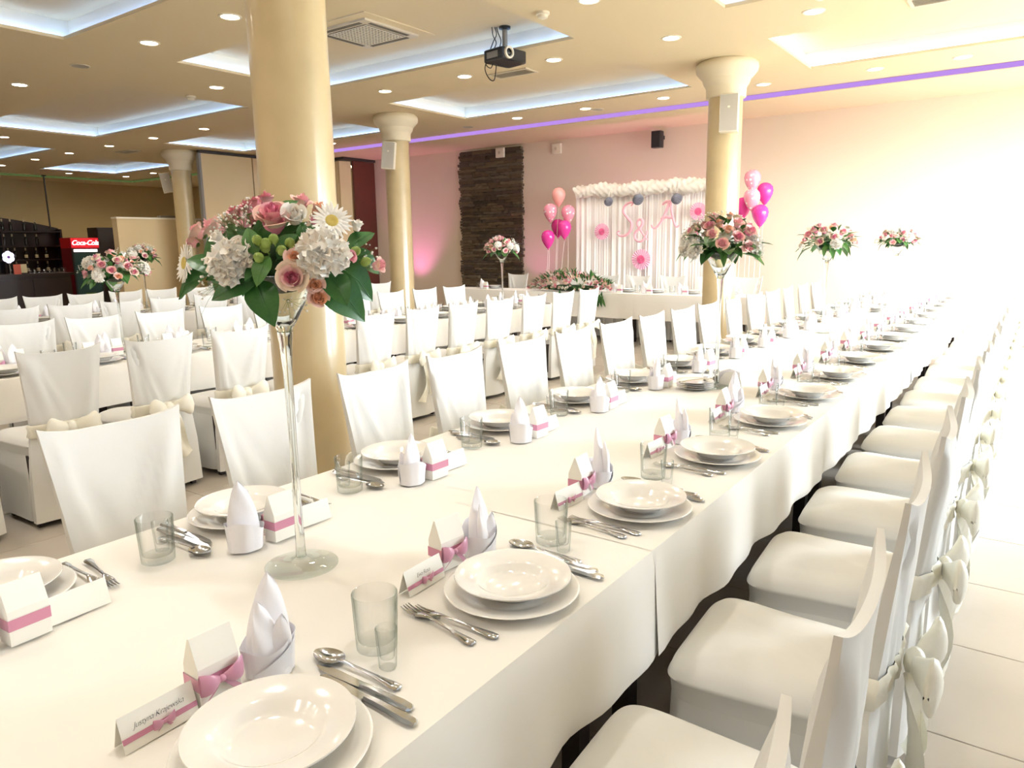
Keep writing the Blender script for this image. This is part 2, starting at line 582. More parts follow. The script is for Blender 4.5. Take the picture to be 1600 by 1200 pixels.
while z < HS - .09:
    h = R.uniform(.046, .066)
    x = sx0 + R.uniform(-.03, .02)
    while x < sx1 - .05:
        w_ = R.uniform(.24, .52)
        if x + w_ > sx1 - .12: w_ = sx1 - x + R.uniform(-.02, .03)
        d = R.uniform(.035, .085)
        link('stone', R.choice(SM), scl, TR(x + w_ / 2, -d / 2 - .005, z + h / 2, s=(w_ * .985, d, h)))
        x += w_
    z += h

# ---- movable partitions and the folded stack
pt = empty('partition_wall', Matrix.Translation((-14.1, 8.85, 0)))
tag(pt, 'tall cream movable partition panel beyond the near column', 'partition')
for k in range(2):
    link('panel', boxmesh('panel', (-.06, .02 + k * 1.22, .02), (.02, 1.21 + k * 1.22, HC - .07), MT['partition']), pt)
link('top_rail', boxmesh('top_rail', (-.07, 0, HC - .07), (.03, 2.46, HC - .01), MT['dark_rail']), pt)
link('edge_strip', boxmesh('edge_strip', (-.065, -.03, .02), (.03, .018, HC - .07), MT['grey']), pt)
fs_ = empty('folding_partition', Matrix.Translation((-12.5, 11.5, 0)))
tag(fs_, 'folded mahogany and cream accordion partition beside the column', 'partition')
link('end_panel', boxmesh('end_panel', (-.06, .02, .02), (.0, .64, HS - .06), MT['brown_panel']), fs_)
for k in range(6):
    pm = MB().box((-.05, -.28, .03), (.05, .0, HS - .07)).mesh('pleat', MT['partition'] if k != 4 else MT['brown_panel'], smooth=False)
    link('pleat', pm, fs_, TR(-.13 - k * .135, .02, 0, rz=(.22 if k % 2 else -.22)))
link('top_rail', boxmesh('top_rail', (-.95, -.3, HS - .06), (.04, .64, HS - .005), MT['dark_rail']), fs_)
link('keyhole', MB().lathe([(.0, .0), (.02, 0), (.02, .01), (0, .012)], 10).mesh('keyhole', MT['grey']), fs_, TR(.0, .5, 1.05, ry=pi / 2))

dw = empty('dividing_wall', Matrix.Translation((-15.3, 7.62, 0)))
tag(dw, 'chest-high beige dividing wall beside the bar', 'divider')
link('wall_panel', boxmesh('wall_panel', (-.12, 0, 0), (.08, 2.3, 2.10), MT['partition']), dw)
link('coping', boxmesh('coping', (-.13, -.01, 2.10), (.09, 2.31, 2.135), MT['trim_white']), dw)
link('vent_slot', boxmesh('vent_slot', (-.10, .95, 2.135), (.02, 1.3, 2.18), MT['vdark']), dw)

# ---- columns
def column_tpl():
    sh = MB().lathe([(.205, 0), (.205, .06), (.195, .08), (.19, .1), (.19, HC - .37)], 48).mesh('shaft', MT['column'])
    cp = MB().lathe([(.19, -.39), (.215, -.385), (.22, -.37), (.222, -.28), (.235, -.255), (.25, -.235), (.262, -.20), (.262, -.19), (.30, -.15),
                     (.335, -.11), (.345, -.07), (.34, -.03), (.31, 0), (0, 0)], 48).mesh('capital', MT['capital'])
    return [('shaft', sh, None, None), ('capital', cp, Matrix.Translation((0, 0, HC)), None)]
CT = column_tpl()
for x, y, lab in ((-3.13, 2.50, 'thick golden stucco column behind the nearest tall bouquet'),
                  (-3.13, 8.58, 'golden stucco column with cream capital in front of the pink backdrop'),
                  (-8.36, 8.62, 'golden stucco column beside the brown folding partition'),
                  (-14.62, 8.74, 'golden stucco column beside the bar dividing wall')):
    spawn(CT, 'column', TR(x, y, 0), lab, 'column', 'golden hall columns')

# ================================================================== CEILING FITTINGS
ring = MB().lathe([(.075, -.001), (.078, -.008), (.095, -.006), (.1, 0.0), (.075, 0)], 24).mesh('trim_ring', MT['trim_white'])
lens = MB().disc(.075, -.003, 20, up=False).mesh('lens', MT['downlens'], smooth=False)
DLT = [('trim_ring', ring, None, None), ('lens', lens, None, None)]
ROWS = [(4.15, [-1.9, -3.2, -4.55, -5.95, -7.28, -10.24, -11.7, -13.2], 'between first and second recess rows'),
        (7.22, [-.5, -1.87, -3.21, -4.58, -5.84, -7.17], 'in front of the far ceiling recesses'),
        (7.45, [-11.65, -13.25, -14.84, -16.5, -18.1, -19.87], 'in the line leading to the bar'),
        (10.02, [-.97, -1.86, -3.17, -4.55, -5.8, -7.05, -11.45], 'beside the violet light strip'),
        (1.1, [-.6, -1.9, -3.2, -4.55, -5.95], 'in the unseen row added near the viewer'),  # out-of-view lamps, added to light the near end of the room
        (-1.4, [.8, -.6, -1.9, -3.2, -4.55, -5.95], 'in the unseen row added behind the viewer'),  # unseen lamps added to brighten the chair sides that face the camera
        (5.72, [-3.28, -8.6, -15.0], 'in the line between neighbouring recesses'),
        (10.7, [-17.6, -19.2, -20.6], 'above the bar end of the hall'),
        (9.3, [-20.75], 'over the bar shelf'), (11.95, [-20.0], 'in the bar hall border')]
for y, xs_, where in ROWS:
    for k, x in enumerate(xs_):
        zz = HC if not (y > 11.4) else HS
        lab = 'recessed downlight %s, %s from the windows' % (where, ORD[k + 1])
        if len(xs_) == 1: lab = 'single recessed ceiling downlight %s' % where
        r_ = spawn(DLT, 'ceiling_downlight', TR(x, y, zz), lab, 'ceiling light', 'recessed downlights')
        L = bpy.data.lights.new('downlight', 'AREA')
        L.shape = 'DISK'
        L.size = .13
        L.energy = DOWN_W
        L.color = (1, .975, .93) if x > -8 else (1, .86, .64)      # warmer lamps towards the bar
        L.spread = radians(150)
        lo = bpy.data.objects.new('downlight_lamp', L)
        COL.objects.link(lo)
        lo.parent = r_
        lo.matrix_basis = Matrix.Translation((0, 0, -.012))

def louvre(name, w_, h_, n, lab):
    r_ = name
    b = MB()
    for (p, q) in (((-w_, -h_), (w_, -h_ + .03)), ((-w_, h_ - .03), (w_, h_)), ((-w_, -h_), (-w_ + .03, h_)), ((w_ - .03, -h_), (w_, h_))):
        b.box((p[0], p[1], -.012), (q[0], q[1], 0))
    t = [('frame', b.mesh('vent_frame', MT['vent'], smooth=False), None, None),
         ('backing', boxmesh('backing', (-w_ + .03, -h_ + .03, -.002), (w_ - .03, h_ - .03, 0), MT['vdark']), None, None)]
    sl = boxmesh('slat', (-w_ + .03, -.006, -.010), (w_ - .03, .006, -.006), MT['vent'])
    for k in range(n):
        t.append(('slat', sl, TR(0, -h_ + .05 + k * (2 * h_ - .1) / (n - 1), 0, rx=.5), None))
    return t
V1 = louvre('v', .28, .13, 6, '')
spawn(V1, 'ceiling_vent', TR(-5.3, 7.45, HC), 'slatted ceiling vent beyond the projector', 'vent', 'ceiling vents')
spawn(V1, 'ceiling_vent', TR(-.88, 7.5, HC), 'slatted ceiling vent near the window side recess', 'vent', 'ceiling vents')
spawn(V1, 'ceiling_vent', TR(-15.4, 8.1, HC), 'dark slatted ceiling vent on the way to the bar', 'vent', 'ceiling vents')

# air-conditioning cassette inside a recess
ac = empty('air_conditioner', TR(-5.93, 5.74, HC + .20))
tag(ac, 'square ceiling air conditioner cassette with perforated grille', 'air conditioner')
b = MB()
b.box((-.50, -.50, -.010), (.50, .50, -.001))
link('housing', b.mesh('housing', MT['ceil'], smooth=False), ac)
link('cassette_panel', boxmesh('cassette_panel', (-.38, -.38, -.075), (.38, .38, -.011), MT['vent']), ac)
link('grille', boxmesh('grille', (-.27, -.27, -.081), (.27, .27, -.075), MT['vdark']), ac)
hole = MB()
for i in range(13):
    t_ = -.26 + i * .52 / 12
    hole.box((t_ - .006, -.27, -.086), (t_ + .006, .27, -.081)); hole.box((-.27, t_ - .006, -.086), (.27, t_ + .006, -.081))
link('grille_mesh', hole.mesh('grille_mesh', MT['trim_white'], smooth=False), ac)
for o_ in ac.children:
    if o_.name.split('.')[0] != 'housing': o_.location.z += .045
for sx, sy, w_, h_ in ((0, .33, .27, .022), (0, -.33, .27, .022), (.33, 0, .022, .27), (-.33, 0, .022, .27)):
    link('air_outlet', boxmesh('air_outlet', (sx - w_, sy - h_, -.079), (sx + w_, sy + h_, -.075), MT['vdark']), ac, Matrix.Translation((0, 0, .045)))

SDT = [('base', MB().lathe([(.06, 0), (.06, -.02), (.045, -.024)], 20).mesh('base', MT['trim_white']), None, None),
       ('sensor', MB().lathe([(.045, -.024), (.042, -.045), (.02, -.055), (0, -.056)], 20).mesh('sensor', MT['trim_white']), None, None)]
for x, y, lab in ((-3.76, 5.75, 'small round smoke detector right above the projector'), (-9.33, 5.82, 'small round smoke detector beside the far left recess'),
                  (-1.7, 6.75, 'small round smoke detector near the window side recess')):
    spawn(SDT, 'smoke_detector', TR(x, y, HC), lab, 'smoke detector', 'smoke detectors')
CST = [('rim', MB().lathe([(.1, 0), (.1, -.006), (.085, -.008), (.085, 0)], 24).mesh('rim', MT['vent']), None, None),
       ('grille', MB().disc(.085, -.005, 24, up=False).mesh('grille', MT['speaker'], smooth=False), None, None)]
for x, y, lab in ((-8.74, 4.17, 'flat round ceiling speaker beside the thick column'), (-5.7, 10.2, 'flat round ceiling speaker near the violet strip'),
                  (-8.2, 10.2, 'flat round ceiling speaker above the golden column by the partition')):
    spawn(CST, 'ceiling_speaker', TR(x, y, HC), lab, 'speaker', 'flush ceiling speakers')

# projector hanging from the recess
pj = empty('projector', TR(-4.70, 6.48, 3.355, rz=radians(80)))
tag(pj, 'black ceiling projector on grey pole with loose cables', 'projector')
def rbox(a, b, r):
    (x0, y0, z0), (x1, y1, z1) = a, b
    mb = MB()
    ring_ = []
    for cx, cy, a0 in ((x1 - r, y1 - r, 0), (x0 + r, y1 - r, pi / 2), (x0 + r, y0 + r, pi), (x1 - r, y0 + r, 1.5 * pi)):
        for k in range(4):
            t_ = a0 + k * pi / 6
            ring_.append((cx + r * cos(t_), cy + r * sin(t_)))
    n = len(ring_)
    zz = [z0, z0 + r * .3, z1 - r * .3, z1]
    ins = [r * .3, 0, 0, r * .3]
    cx, cy = (x0 + x1) / 2, (y0 + y1) / 2
    vs = []
    for z_, i_ in zip(zz, ins):
        fx, fy = 1 - 2 * i_ / (x1 - x0), 1 - 2 * i_ / (y1 - y0)
        vs += [(cx + (x - cx) * fx, cy + (y - cy) * fy, z_) for x, y in ring_]
    fs = [(j * n + k, j * n + (k + 1) % n, (j + 1) * n + (k + 1) % n, (j + 1) * n + k) for j in range(3) for k in range(n)]
    fs += [tuple(range(n))[::-1], tuple(3 * n + k for k in range(n))]
    return mb.add(vs, fs)
link('body', rbox((-.18, -.14, -.06), (.18, .14, .06), .03).mesh('body', MT['black']), pj)
link('lens_ring', MB().lathe([(.03, 0), (.047, 0), (.047, .02), (.036, .022), (.03, .012)], 24).mesh('lens_ring', MT['trim_white']), pj, TR(-.09, -.138, .01, rx=pi / 2, s=1.25))
link('lens', MB().lathe([(.034, .0), (.03, .012), (.018, .02), (0, .022)], 20).mesh('lens', MT['glass_g']), pj, TR(-.09, -.138, .01, rx=pi / 2, s=1.25))
link('pole', MB().tube([(0, 0, .05), (0, 0, HC + .20 - 3.355)], .026, 14).mesh('pole', MT['grey']), pj)
link('ceiling_plate', MB().lathe([(.0, 0), (.06, 0), (.06, -.02), (.026, -.03)], 20).mesh('ceiling_plate', MT['black']), pj, TR(0, 0, HC + .198 - 3.355))
link('connector_panel', boxmesh('connector_panel', (-.183, -.08, -.03), (-.179, .08, .03), MT['grey']), pj)
TOP = HC + .195 - 3.355
def to_local(v):                       # room directions into the turned projector's frame
    a_ = -radians(80)
    return (v[0] * cos(a_) - v[1] * sin(a_), v[0] * sin(a_) + v[1] * cos(a_), v[2])
SIDE = Vector((-.81, -.58, 0))
for pts in ([(.10, TOP), (.085, TOP - .07), (.12, TOP - .14), (.17, .03), (.20, -.06), (.15, -.10), (.12, -.04)],
            [(.13, TOP), (.12, TOP - .08), (.09, TOP - .16), (.16, .02), (.21, -.10), (.17, -.20), (.12, -.22), (.10, -.14), (.09, -.05)],
            [(.08, TOP), (.07, TOP - .05), (.04, TOP - .13), (.06, .08), (.05, .055)]):
    n = len(pts)
    cr = []
    for i in range(n - 1):
        p0, p1, p2, p3 = pts[max(i - 1, 0)], pts[i], pts[i + 1], pts[min(i + 2, n - 1)]
        for s_ in range(5):
            t_ = s_ / 5
            c = [.5 * ((2 * p1[k]) + (-p0[k] + p2[k]) * t_ + (2 * p0[k] - 5 * p1[k] + 4 * p2[k] - p3[k]) * t_ ** 2 + (-p0[k] + 3 * p1[k] - 3 * p2[k] + p3[k]) * t_ ** 3) for k in (0, 1)]
            cr.append(to_local(SIDE * c[0] + Vector((0, 0, c[1]))))
    link('cable', MB().tube(cr, .005, 6).mesh('cable', MT['black']), pj)

# wall and column speakers
def spk(w_, d_, h_, mb_, mg_):
    return [('cabinet', rbox((-w_ / 2, 0, -h_ / 2), (w_ / 2, d_, h_ / 2), .012).mesh('cabinet', mb_), None, None),
            ('grille', boxmesh('grille', (-w_ / 2 + .008, -.006, -h_ / 2 + .01), (w_ / 2 - .008, .002, h_ / 2 - .01), mg_), None, None),
            ('badge', boxmesh('badge', (-.012, -.009, .05), (.012, -.006, .07), MT['trim_white']), None, None),
            ('bracket', boxmesh('bracket', (-.02, d_, -.03), (.02, d_ + .06, .03), MT['grey']), None, None)]
SP = spk(.20, .14, .40, MT['trim_white'], MT['speaker'])
spawn(SP, 'column_speaker', TR(-2.98, 8.27, 2.86, rz=radians(14)), 'white box speaker on the column before the pink backdrop', 'speaker', 'column speakers')
spawn(SP, 'column_speaker', TR(-8.25, 8.31, 2.83, rz=radians(34), ry=radians(6)), 'white box speaker on the column by the folding partition', 'speaker', 'column speakers')
spawn(SP, 'column_speaker', TR(-15.0, 8.62, 2.84, rz=radians(60), ry=radians(-10)), 'tilted cream box speaker on the column nearest the bar', 'speaker', 'column speakers')
BS = spk(.17, .14, .27, MT['black'], MT['black'])[:2] + [('bracket', boxmesh('bracket', (-.03, .14, .02), (.03, .30, .08), MT['black']), None, None)]
spawn(BS, 'wall_speaker', TR(-5.5, YF - .31, 3.17), 'small black speaker high on the far wall', 'speaker')
JB = [('cover', rbox((-.1, -.06, -.09), (.1, 0, .09), .015).mesh('cover', MT['trim_white']), None, None),
      ('dial', MB().lathe([(.03, 0), (.03, .01), (0, .012)], 14).mesh('dial', MT['vent']), TR(0, -.06, 0, rx=pi / 2), None)]
spawn(JB, 'junction_box', TR(-8.88, YF - .09, 3.24), 'white box above the stone cladding', 'wall box', 'white wall boxes')
spawn(JB, 'junction_box', TR(-7.63, YF - .002, 3.22), 'white box high on the plain far wall', 'wall box', 'white wall boxes')
CM = [('mount', MB().lathe([(.05, 0), (.05, -.02), (.02, -.03), (.02, -.07)], 14).mesh('mount', MT['black']), None, None),
      ('camera_body', MB().tube([(0, .07, -.09), (0, -.08, -.11)], .045, 12).mesh('camera_body', MT['black']), None, None),
      ('lens', MB().ball((0, -.085, -.112), .03, 10, 6).mesh('lens', MT['grey']), None, None)]
spawn(CM, 'security_camera', TR(-19.9, 11.7, HS), 'small black security camera under the bar hall ceiling', 'security camera')

# pink uplights standing along the far wall
UT = [('can', MB().lathe([(0, .03), (.07, .03), (.075, .05), (.075, .2), (.06, .2), (.06, .17), (0, .17)], 18).mesh('can', MT['black']), None, None),
      ('lens', MB().disc(.06, .172, 18).mesh('lens', emat('pink_led_lens', '#ff7ad0', 3.0), smooth=False), None, None),
      ('foot', boxmesh('foot', (-.09, -.05, 0), (.09, .05, .03), MT['black']), None, None)]
for k, x in enumerate((-11.2, -8.0, -5.5, -2.2, -.6)):
    yy = 11.55 if x != -5.5 else 11.6
    r_ = spawn(UT, 'floor_uplight', TR(x, yy, 0), 'black pink-glowing floor uplight by far wall, %s from the partition' % ORD[k + 1], 'uplight', 'pink floor uplights')
    L = bpy.data.lights.new('uplight', 'SPOT')
    L.energy = UPL * (1.0, .35, 1.0, .5, .5)[k]
    L.color = (1, .25, .75)
    L.spot_size = radians(75)
    L.spot_blend = .8
    L.shadow_soft_size = .05
    lo = bpy.data.objects.new('uplight_lamp', L)
    COL.objects.link(lo)
    lo.parent = r_
    lo.matrix_basis = TR(0, 0, .21, rx=pi - radians(10))

# ================================================================== CHAIRS
def seat_outline(n, s=0., wav=0., ph=0.):
    """rounded trapezoid, front at +x; returns n points (x,y); s = outward offset"""
    pts = []
    for k in range(n):
        a = 2 * pi * k / n
        ca, sa = cos(a), sin(a)
        e = .28
        x = abs(ca) ** e * (1 if ca > 0 else -1)
        y = abs(sa) ** e * (1 if sa > 0 else -1)
        hw = .196 + .016 * x
        o_ = s + wav * sin(a * 11 + ph)
        pts.append((.018 + x * (.208 + o_), y * (hw + o_)))
    return pts
FOLDS = []
for _v in range(4):
    _R = random.Random(90 + _v)
    FOLDS.append([(sg * _R.uniform(.15, .205), sg * _R.uniform(-.05, .14), _R.uniform(.005, .011) * _R.choice((1, 1, -1)), _R.uniform(.010, .022)) for sg in (1, -1, 1, -1, 1, -1, 1)])
def chair_meshes(var=0):
    R_ = random.Random(40 + var)
    N = 64
    b = MB()
    rings = [(.40, .004), (.445, .008), (.452, .013), (.458, .010), (.475, .004), (.492, -.018), (.502, -.05)]
    vs = []
    for z_, s_ in rings:
        vs += [(x, y, z_) for x, y in seat_outline(N, s_)]
    for f_, z_ in ((.86, .5055), (.72, .509), (.58, .512), (.42, .514), (.26, .516)):
        vs += [(.012 + (x - .012) * f_, y * f_, z_ + .003 * sin(8 * y + 5 * x + var)) for x, y in seat_outline(N, -.05)]
    nr = len(rings) + 5
    vs.append((.012, 0, .517))
    fs = [(j * N + k, j * N + (k + 1) % N, (j + 1) * N + (k + 1) % N, (j + 1) * N + k) for j in range(nr - 1) for k in range(N)]
    fs += [((nr - 1) * N + k, (nr - 1) * N + (k + 1) % N, nr * N) for k in range(N)]
    # broad soft creases across the cushion
    vs = [(x, y, z_ + ((.006 * sin(y * 26 + x * 9 + var * 2) + .005 * sin(y * 17 - x * 22 + var)) * max(0, 1 - abs(y) * 4) if z_ > .49 else 0)) for x, y, z_ in vs]
    seat = b.add(vs, fs).mesh('seat_cover', MT['cover'], ang=70)
    b = MB()
    vs = []
    zs = [.415, .40, .30, .20, .10, .035]
    for i, z_ in enumerate(zs):
        t_ = i / 5
        vs += [(x, y, z_) for x, y in seat_outline(N, .001 + .012 * t_, .006 * t_, var)]
    fs = [(j * N + k, (j + 1) * N + k, (j + 1) * N + (k + 1) % N, j * N + (k + 1) % N) for j in range(5) for k in range(N)]
    skirt = b.add(vs, fs).mesh('skirt', MT['cover'], ang=70)
    # back cover
    def lean(z_):
        return -.205 if z_ < .48 else -.205 - .055 * ((z_ - .48) / .48) ** 1.05
    def hwid(z_):
        pts = ((.03, .208), (.3, .199), (.48, .180), (.535, .172), (.60, .174), (.72, .184), (.86, .198), (.93, .206), (.97, .214))
        for (a, wa), (c, wc) in zip(pts, pts[1:]):
            if z_ <= c:
                return wa + (wc - wa) * (z_ - a) / (c - a)
        return pts[-1][1]
    def section(z_, off=0., n=26):
        hw, th = hwid(z_) + off, (.024 if z_ < .6 else .024 - .0155 * (z_ - .6) / .36) + off
        out = []
        for side in (1, -1):       # front face (+x) then rear face
            for k in range(n + 1):
                y = hw * (1 - 2 * k / n) * (1 if side == 1 else -1)
                e = (abs(y) / hw)
                xx = lean(z_) + .018 * e * e - .006
                thk = th * (1 - .35 * e ** 6)
                rip = 0
                if .45 < z_ < .93 and e < .98:
                    q = (z_ - .58) / .35
                    rip = .003 * sin(y * 34 * (1 + .5 * (1 - q)) + side + var * 1.7) * max(0, 1 - q)
                    for (yc, yb, am, wd) in FOLDS[var]:     # creases running from the top corners to the sash
                        yl = yc + (yb - yc) * (.95 - z_) / .40
                        rip += am * math.exp(-((y - yl) / wd) ** 2) * min(1, (.97 - z_) * 9)
                elif z_ <= .45 and side == -1:
                    rip = .006 * sin(y * 30 + var) * (1 - z_)
                out.append((xx + side * thk + rip * (1 if side == 1 else -1), y, z_))
        return out
    zz = [.035, .15, .3, .42, .48, .51, .535, .56, .60, .64, .68, .72, .76, .80, .84, .88, .91, .935, .955]
    b = MB()
    vs = []
    for z_ in zz:
        sec = section(z_)
        if z_ > .9:
            sec = [(x, y, q + (.026 * (abs(y) / .21) ** 4 - .008) * (z_ - .9) / .055) for x, y, q in sec]
        vs += sec
    n = len(section(.5))
    fs = [(j * n + k, j * n + (k + 1) % n, (j + 1) * n + (k + 1) % n, (j + 1) * n + k) for j in range(len(zz) - 1) for k in range(n)]
    base = (len(zz) - 1) * n
    h = n // 2
    for k in range(h - 1):
        fs.append((base + k, base + k + 1, base + n - 2 - k, base + n - 1 - k))
    back = b.add(vs, fs).mesh('back_cover', MT['cover'], ang=60)
    b = MB()
    vs = []
    zz = [.50, .507, .535, .56, .572]
    of = [.003, .010, .007, .011, .003]
    for z_, o_ in zip(zz, of):
        vs += section(z_, o_)
    fs = [(j * n + k, j * n + (k + 1) % n, (j + 1) * n + (k + 1) % n, (j + 1) * n + k) for j in range(len(zz) - 1) for k in range(n)]
    sash = b.add(vs, fs).mesh('sash', MT['sash'], ang=60)
    # bow at the rear
    loops, tails = [], []
    for sg in (1, -1):
        lb = MB()
        def loop(u, v):
            a = v * 2 * pi
            w_ = (.016 + .058 * u ** .75) * sqrt(max(.0004, 1 - (max(0, u - .7) / .3) ** 2))
            x = -.020 - .040 * sin(u * pi * .7) - .024 * sin(a) * sin(pi * min(1, .12 + u * .80))
            y = sg * (.015 + .125 * u)
            z_ = w_ * cos(a) * (1 if u < .96 else .85) + .012 * sin(u * 3) + .004 * sin(9 * u + 3 * a + var)
            return (x, y, z_)
        lb.grid(loop, 12, 14, cv=True)
        loops.append(lb.mesh('bow_loop', MT['sash'], ang=70))
        tb = MB()
        L_ = R_.uniform(.30, .40)
        def tail(u, v):
            w_ = .022 + .05 * v ** .7
            y = sg * (.012 + .055 * v + .012 * sin(v * 5 + var)) + (u - .5) * 2 * w_ * .8
            x = -.022 - .02 * sin(u * 5 + v * 5) - .02 * sin(v * pi)
            return (x, y, -.01 - L_ * v + (.03 * sg * (u - .5) if v > .9 else 0))
        tb.grid(tail, 6, 10)
        tails.append(tb.mesh('bow_tail', MT['sash'], ang=70))
    knot = MB().ball((-.022, 0, 0), .034, 10, 7, sc=(.7, .9, 1.1)).mesh('knot', MT['sash'])
    leg = MB()
    leg.add([(-.014, -.014, 0), (.014, -.014, 0), (.014, .014, 0), (-.014, .014, 0), (-.02, -.02, .40), (.02, -.02, .40), (.02, .02, .40), (-.02, .02, .40)],
            [(0, 3, 2, 1), (4, 5, 6, 7), (0, 1, 5, 4), (1, 2, 6, 5), (2, 3, 7, 6), (3, 0, 4, 7)])
    leg = leg.mesh('leg', MT['wood'], smooth=False)
    xb = -.205 - .01 - .027 - .012
    t = [('seat_cover', seat, None, None), ('skirt', skirt, None, None), ('back_cover', back, None, None), ('sash', sash, None, None, 'satin sash tied round the back'),
         ('bow', knot, Matrix.Translation((xb, 0, .538)), None, 'satin bow')]
    for l_ in loops: t.append(('bow_loop', l_, None, 4))
    for l_ in tails: t.append(('bow_tail', l_, None, 4))
    for sx in (.17, -.16):
        for sy in (.17, -.17):
            t.append(('leg', leg, Matrix.Translation((sx, sy, 0)), None))
    return t
CHT = [chair_meshes(v) for v in range(4)]
Rc = random.Random(5)
def chair(x, y, rz, label, group, k=None, jit=.03):
    k = Rc.randrange(4) if k is None else k
    spawn(CHT[k % 4], 'covered_chair', TR(x, y, 0, rz + Rc.uniform(-jit, jit)), label, 'chair', group)
# rows: front table
YR = [.565 + .591 * k for k in range(17)]
YRC = [.55 + .583 * k for k in range(17)]
for k, y in enumerate(YRC):
    chair(-.425, y, pi + radians(2), 'ivory covered chair, %s from the camera end, aisle side of the front table' % ORD[k + 1], 'chairs on the aisle side of the front table', k)
YLC = [1.05, 1.59, 2.16, 2.69, 3.24, 3.79, 4.33, 4.89, 5.44, 5.98, 6.60, 7.2, 7.79, 8.38, 9.0, 9.6]
for k, y in enumerate(YLC):
    chair(-2.025, y, 0, 'ivory covered chair, %s from the camera end, column side of the front table' % ORD[k + 1], 'chairs on the column side of the front table', k + 1, .05)
for k, y in enumerate([1.17, 1.73, 2.28, 2.83, 3.42, 4.03, 4.57, 5.11, 5.67, 6.26, 6.83, 7.39]):
    chair(-4.46, y, pi, 'covered chair with tied bow, %s from the camera end, near side of the middle table' % ORD[k + 1], 'chairs on the near side of the middle table', k)
for k, y in enumerate([2.27, 2.77, 3.32, 3.89, 4.43, 4.97, 5.52, 6.07, 6.64, 7.19]):
    chair(-5.83, y, 0, 'ivory covered chair, %s from the camera end, far side of the middle table' % ORD[k + 1], 'chairs on the far side of the middle table', k + 2)
for k, y in enumerate([2.85, 3.34, 3.84, 4.34, 4.87, 5.4, 5.93, 6.46, 7.0, 7.55]):
    chair(-8.01, y, pi, 'covered chair, %s from the camera end, near side of the rear table' % ORD[k + 1], 'chairs on the near side of the rear table', k)
for k, y in enumerate([3.33, 3.80, 4.28, 4.77, 5.26, 5.8, 6.35, 6.9]):
    chair(-9.27, y, 0, 'covered chair, %s from the camera end, far side of the rear table' % ORD[k + 1], 'chairs on the far side of the rear table', k + 1)
for k, x in enumerate([-7.52, -6.3, -5.75, -5.2, -4.62, -4.05, -3.46]):
    chair(x, 10.42, -pi / 2, 'ivory covered chair, %s from the stone cladding, behind the head table' % ORD[k + 1], 'chairs behind the head table', k)

# ================================================================== TABLES AND CLOTHS
TZ = .75
def table(x0, x1, y0, y1, label, nm='banquet_table'):
    cx, cy = (x0 + x1) / 2, (y0 + y1) / 2
    hx, hy = (x1 - x0) / 2 - .012, (y1 - y0) / 2 - .006
    t = [('tabletop', boxmesh('tabletop', (-hx, -hy, .715), (hx, hy, .742), MT['tabletop']), None, None)]
    lg = boxmesh('table_leg', (-.025, -.025, 0), (.025, .025, .715), MT['wood'])
    for sx in (-1, 1):
        for sy in (-1, 1):
            t.append(('table_leg', lg, Matrix.Translation((sx * (hx - .12), sy * (hy - .12), 0)), None))
    t.append(('apron', boxmesh('apron', (-hx + .06, -hy + .06, .64), (hx - .06, hy - .06, .714), MT['wood']), None, None))
    spawn(t, nm, TR(cx, cy, 0), label, 'table', 'cloth covered banquet tables')

def cloth(x0, x1, y0, y1, sides, z, label, seed=0, drop=.27, group='ivory tablecloths', dropw=None):
    """sheet over the table with hanging sides; sides: set of 'W','E','S','N'"""
    R_ = random.Random(seed)
    b = MB()
    ph = R_.uniform(0, 6)
    e = .004
    nx = max(4, int((x1 - x0) / .08))
    ny = max(4, int((y1 - y0) / .08))
    zt = lambda x, y: z + .0007 * sin(x * 9 + ph) * sin(y * 7 + ph)
    b.grid(lambda u, v: (x0 + (x1 - x0) * u, y0 + (y1 - y0) * v, zt(x0 + (x1 - x0) * u, y0 + (y1 - y0) * v)), nx, ny)
    def side(p, q, nrm, drop=drop):
        Ln = sqrt((q[0] - p[0]) ** 2 + (q[1] - p[1]) ** 2)
        n = max(6, int(Ln / .035))
        def fn(u, v):
            x, y = p[0] + (q[0] - p[0]) * u, p[1] + (q[1] - p[1]) * u
            if v == 0:
                return (x, y, zt(x, y))
            s = u * Ln
            wv = .011 * (sin(s * 13 + ph) + .6 * sin(s * 27 + 2 * ph)) * v ** 1.2
            o_ = e + .004 * min(1, v * 8) + .004 * v + wv * .8
            return (x + nrm[0] * o_, y + nrm[1] * o_, z - .006 * min(1, v * 10) - (drop - .006) * v + .004 * sin(s * 9 + ph) * v)
        b.grid(fn, n, 8)
    if 'E' in sides: side((x1, y0), (x1, y1), (1, 0))
    if 'W' in sides: side((x0, y1), (x0, y0), (-1, 0), dropw or drop)
    if 'S' in sides: side((x0, y0), (x1, y0), (0, -1))
    if 'N' in sides: side((x1, y1), (x0, y1), (0, 1))
    me = b.mesh('tablecloth', MT['cloth'], ang=80)
    o_ = link('tablecloth', me)
    tag(o_, label, 'tablecloth', group)
    return o_
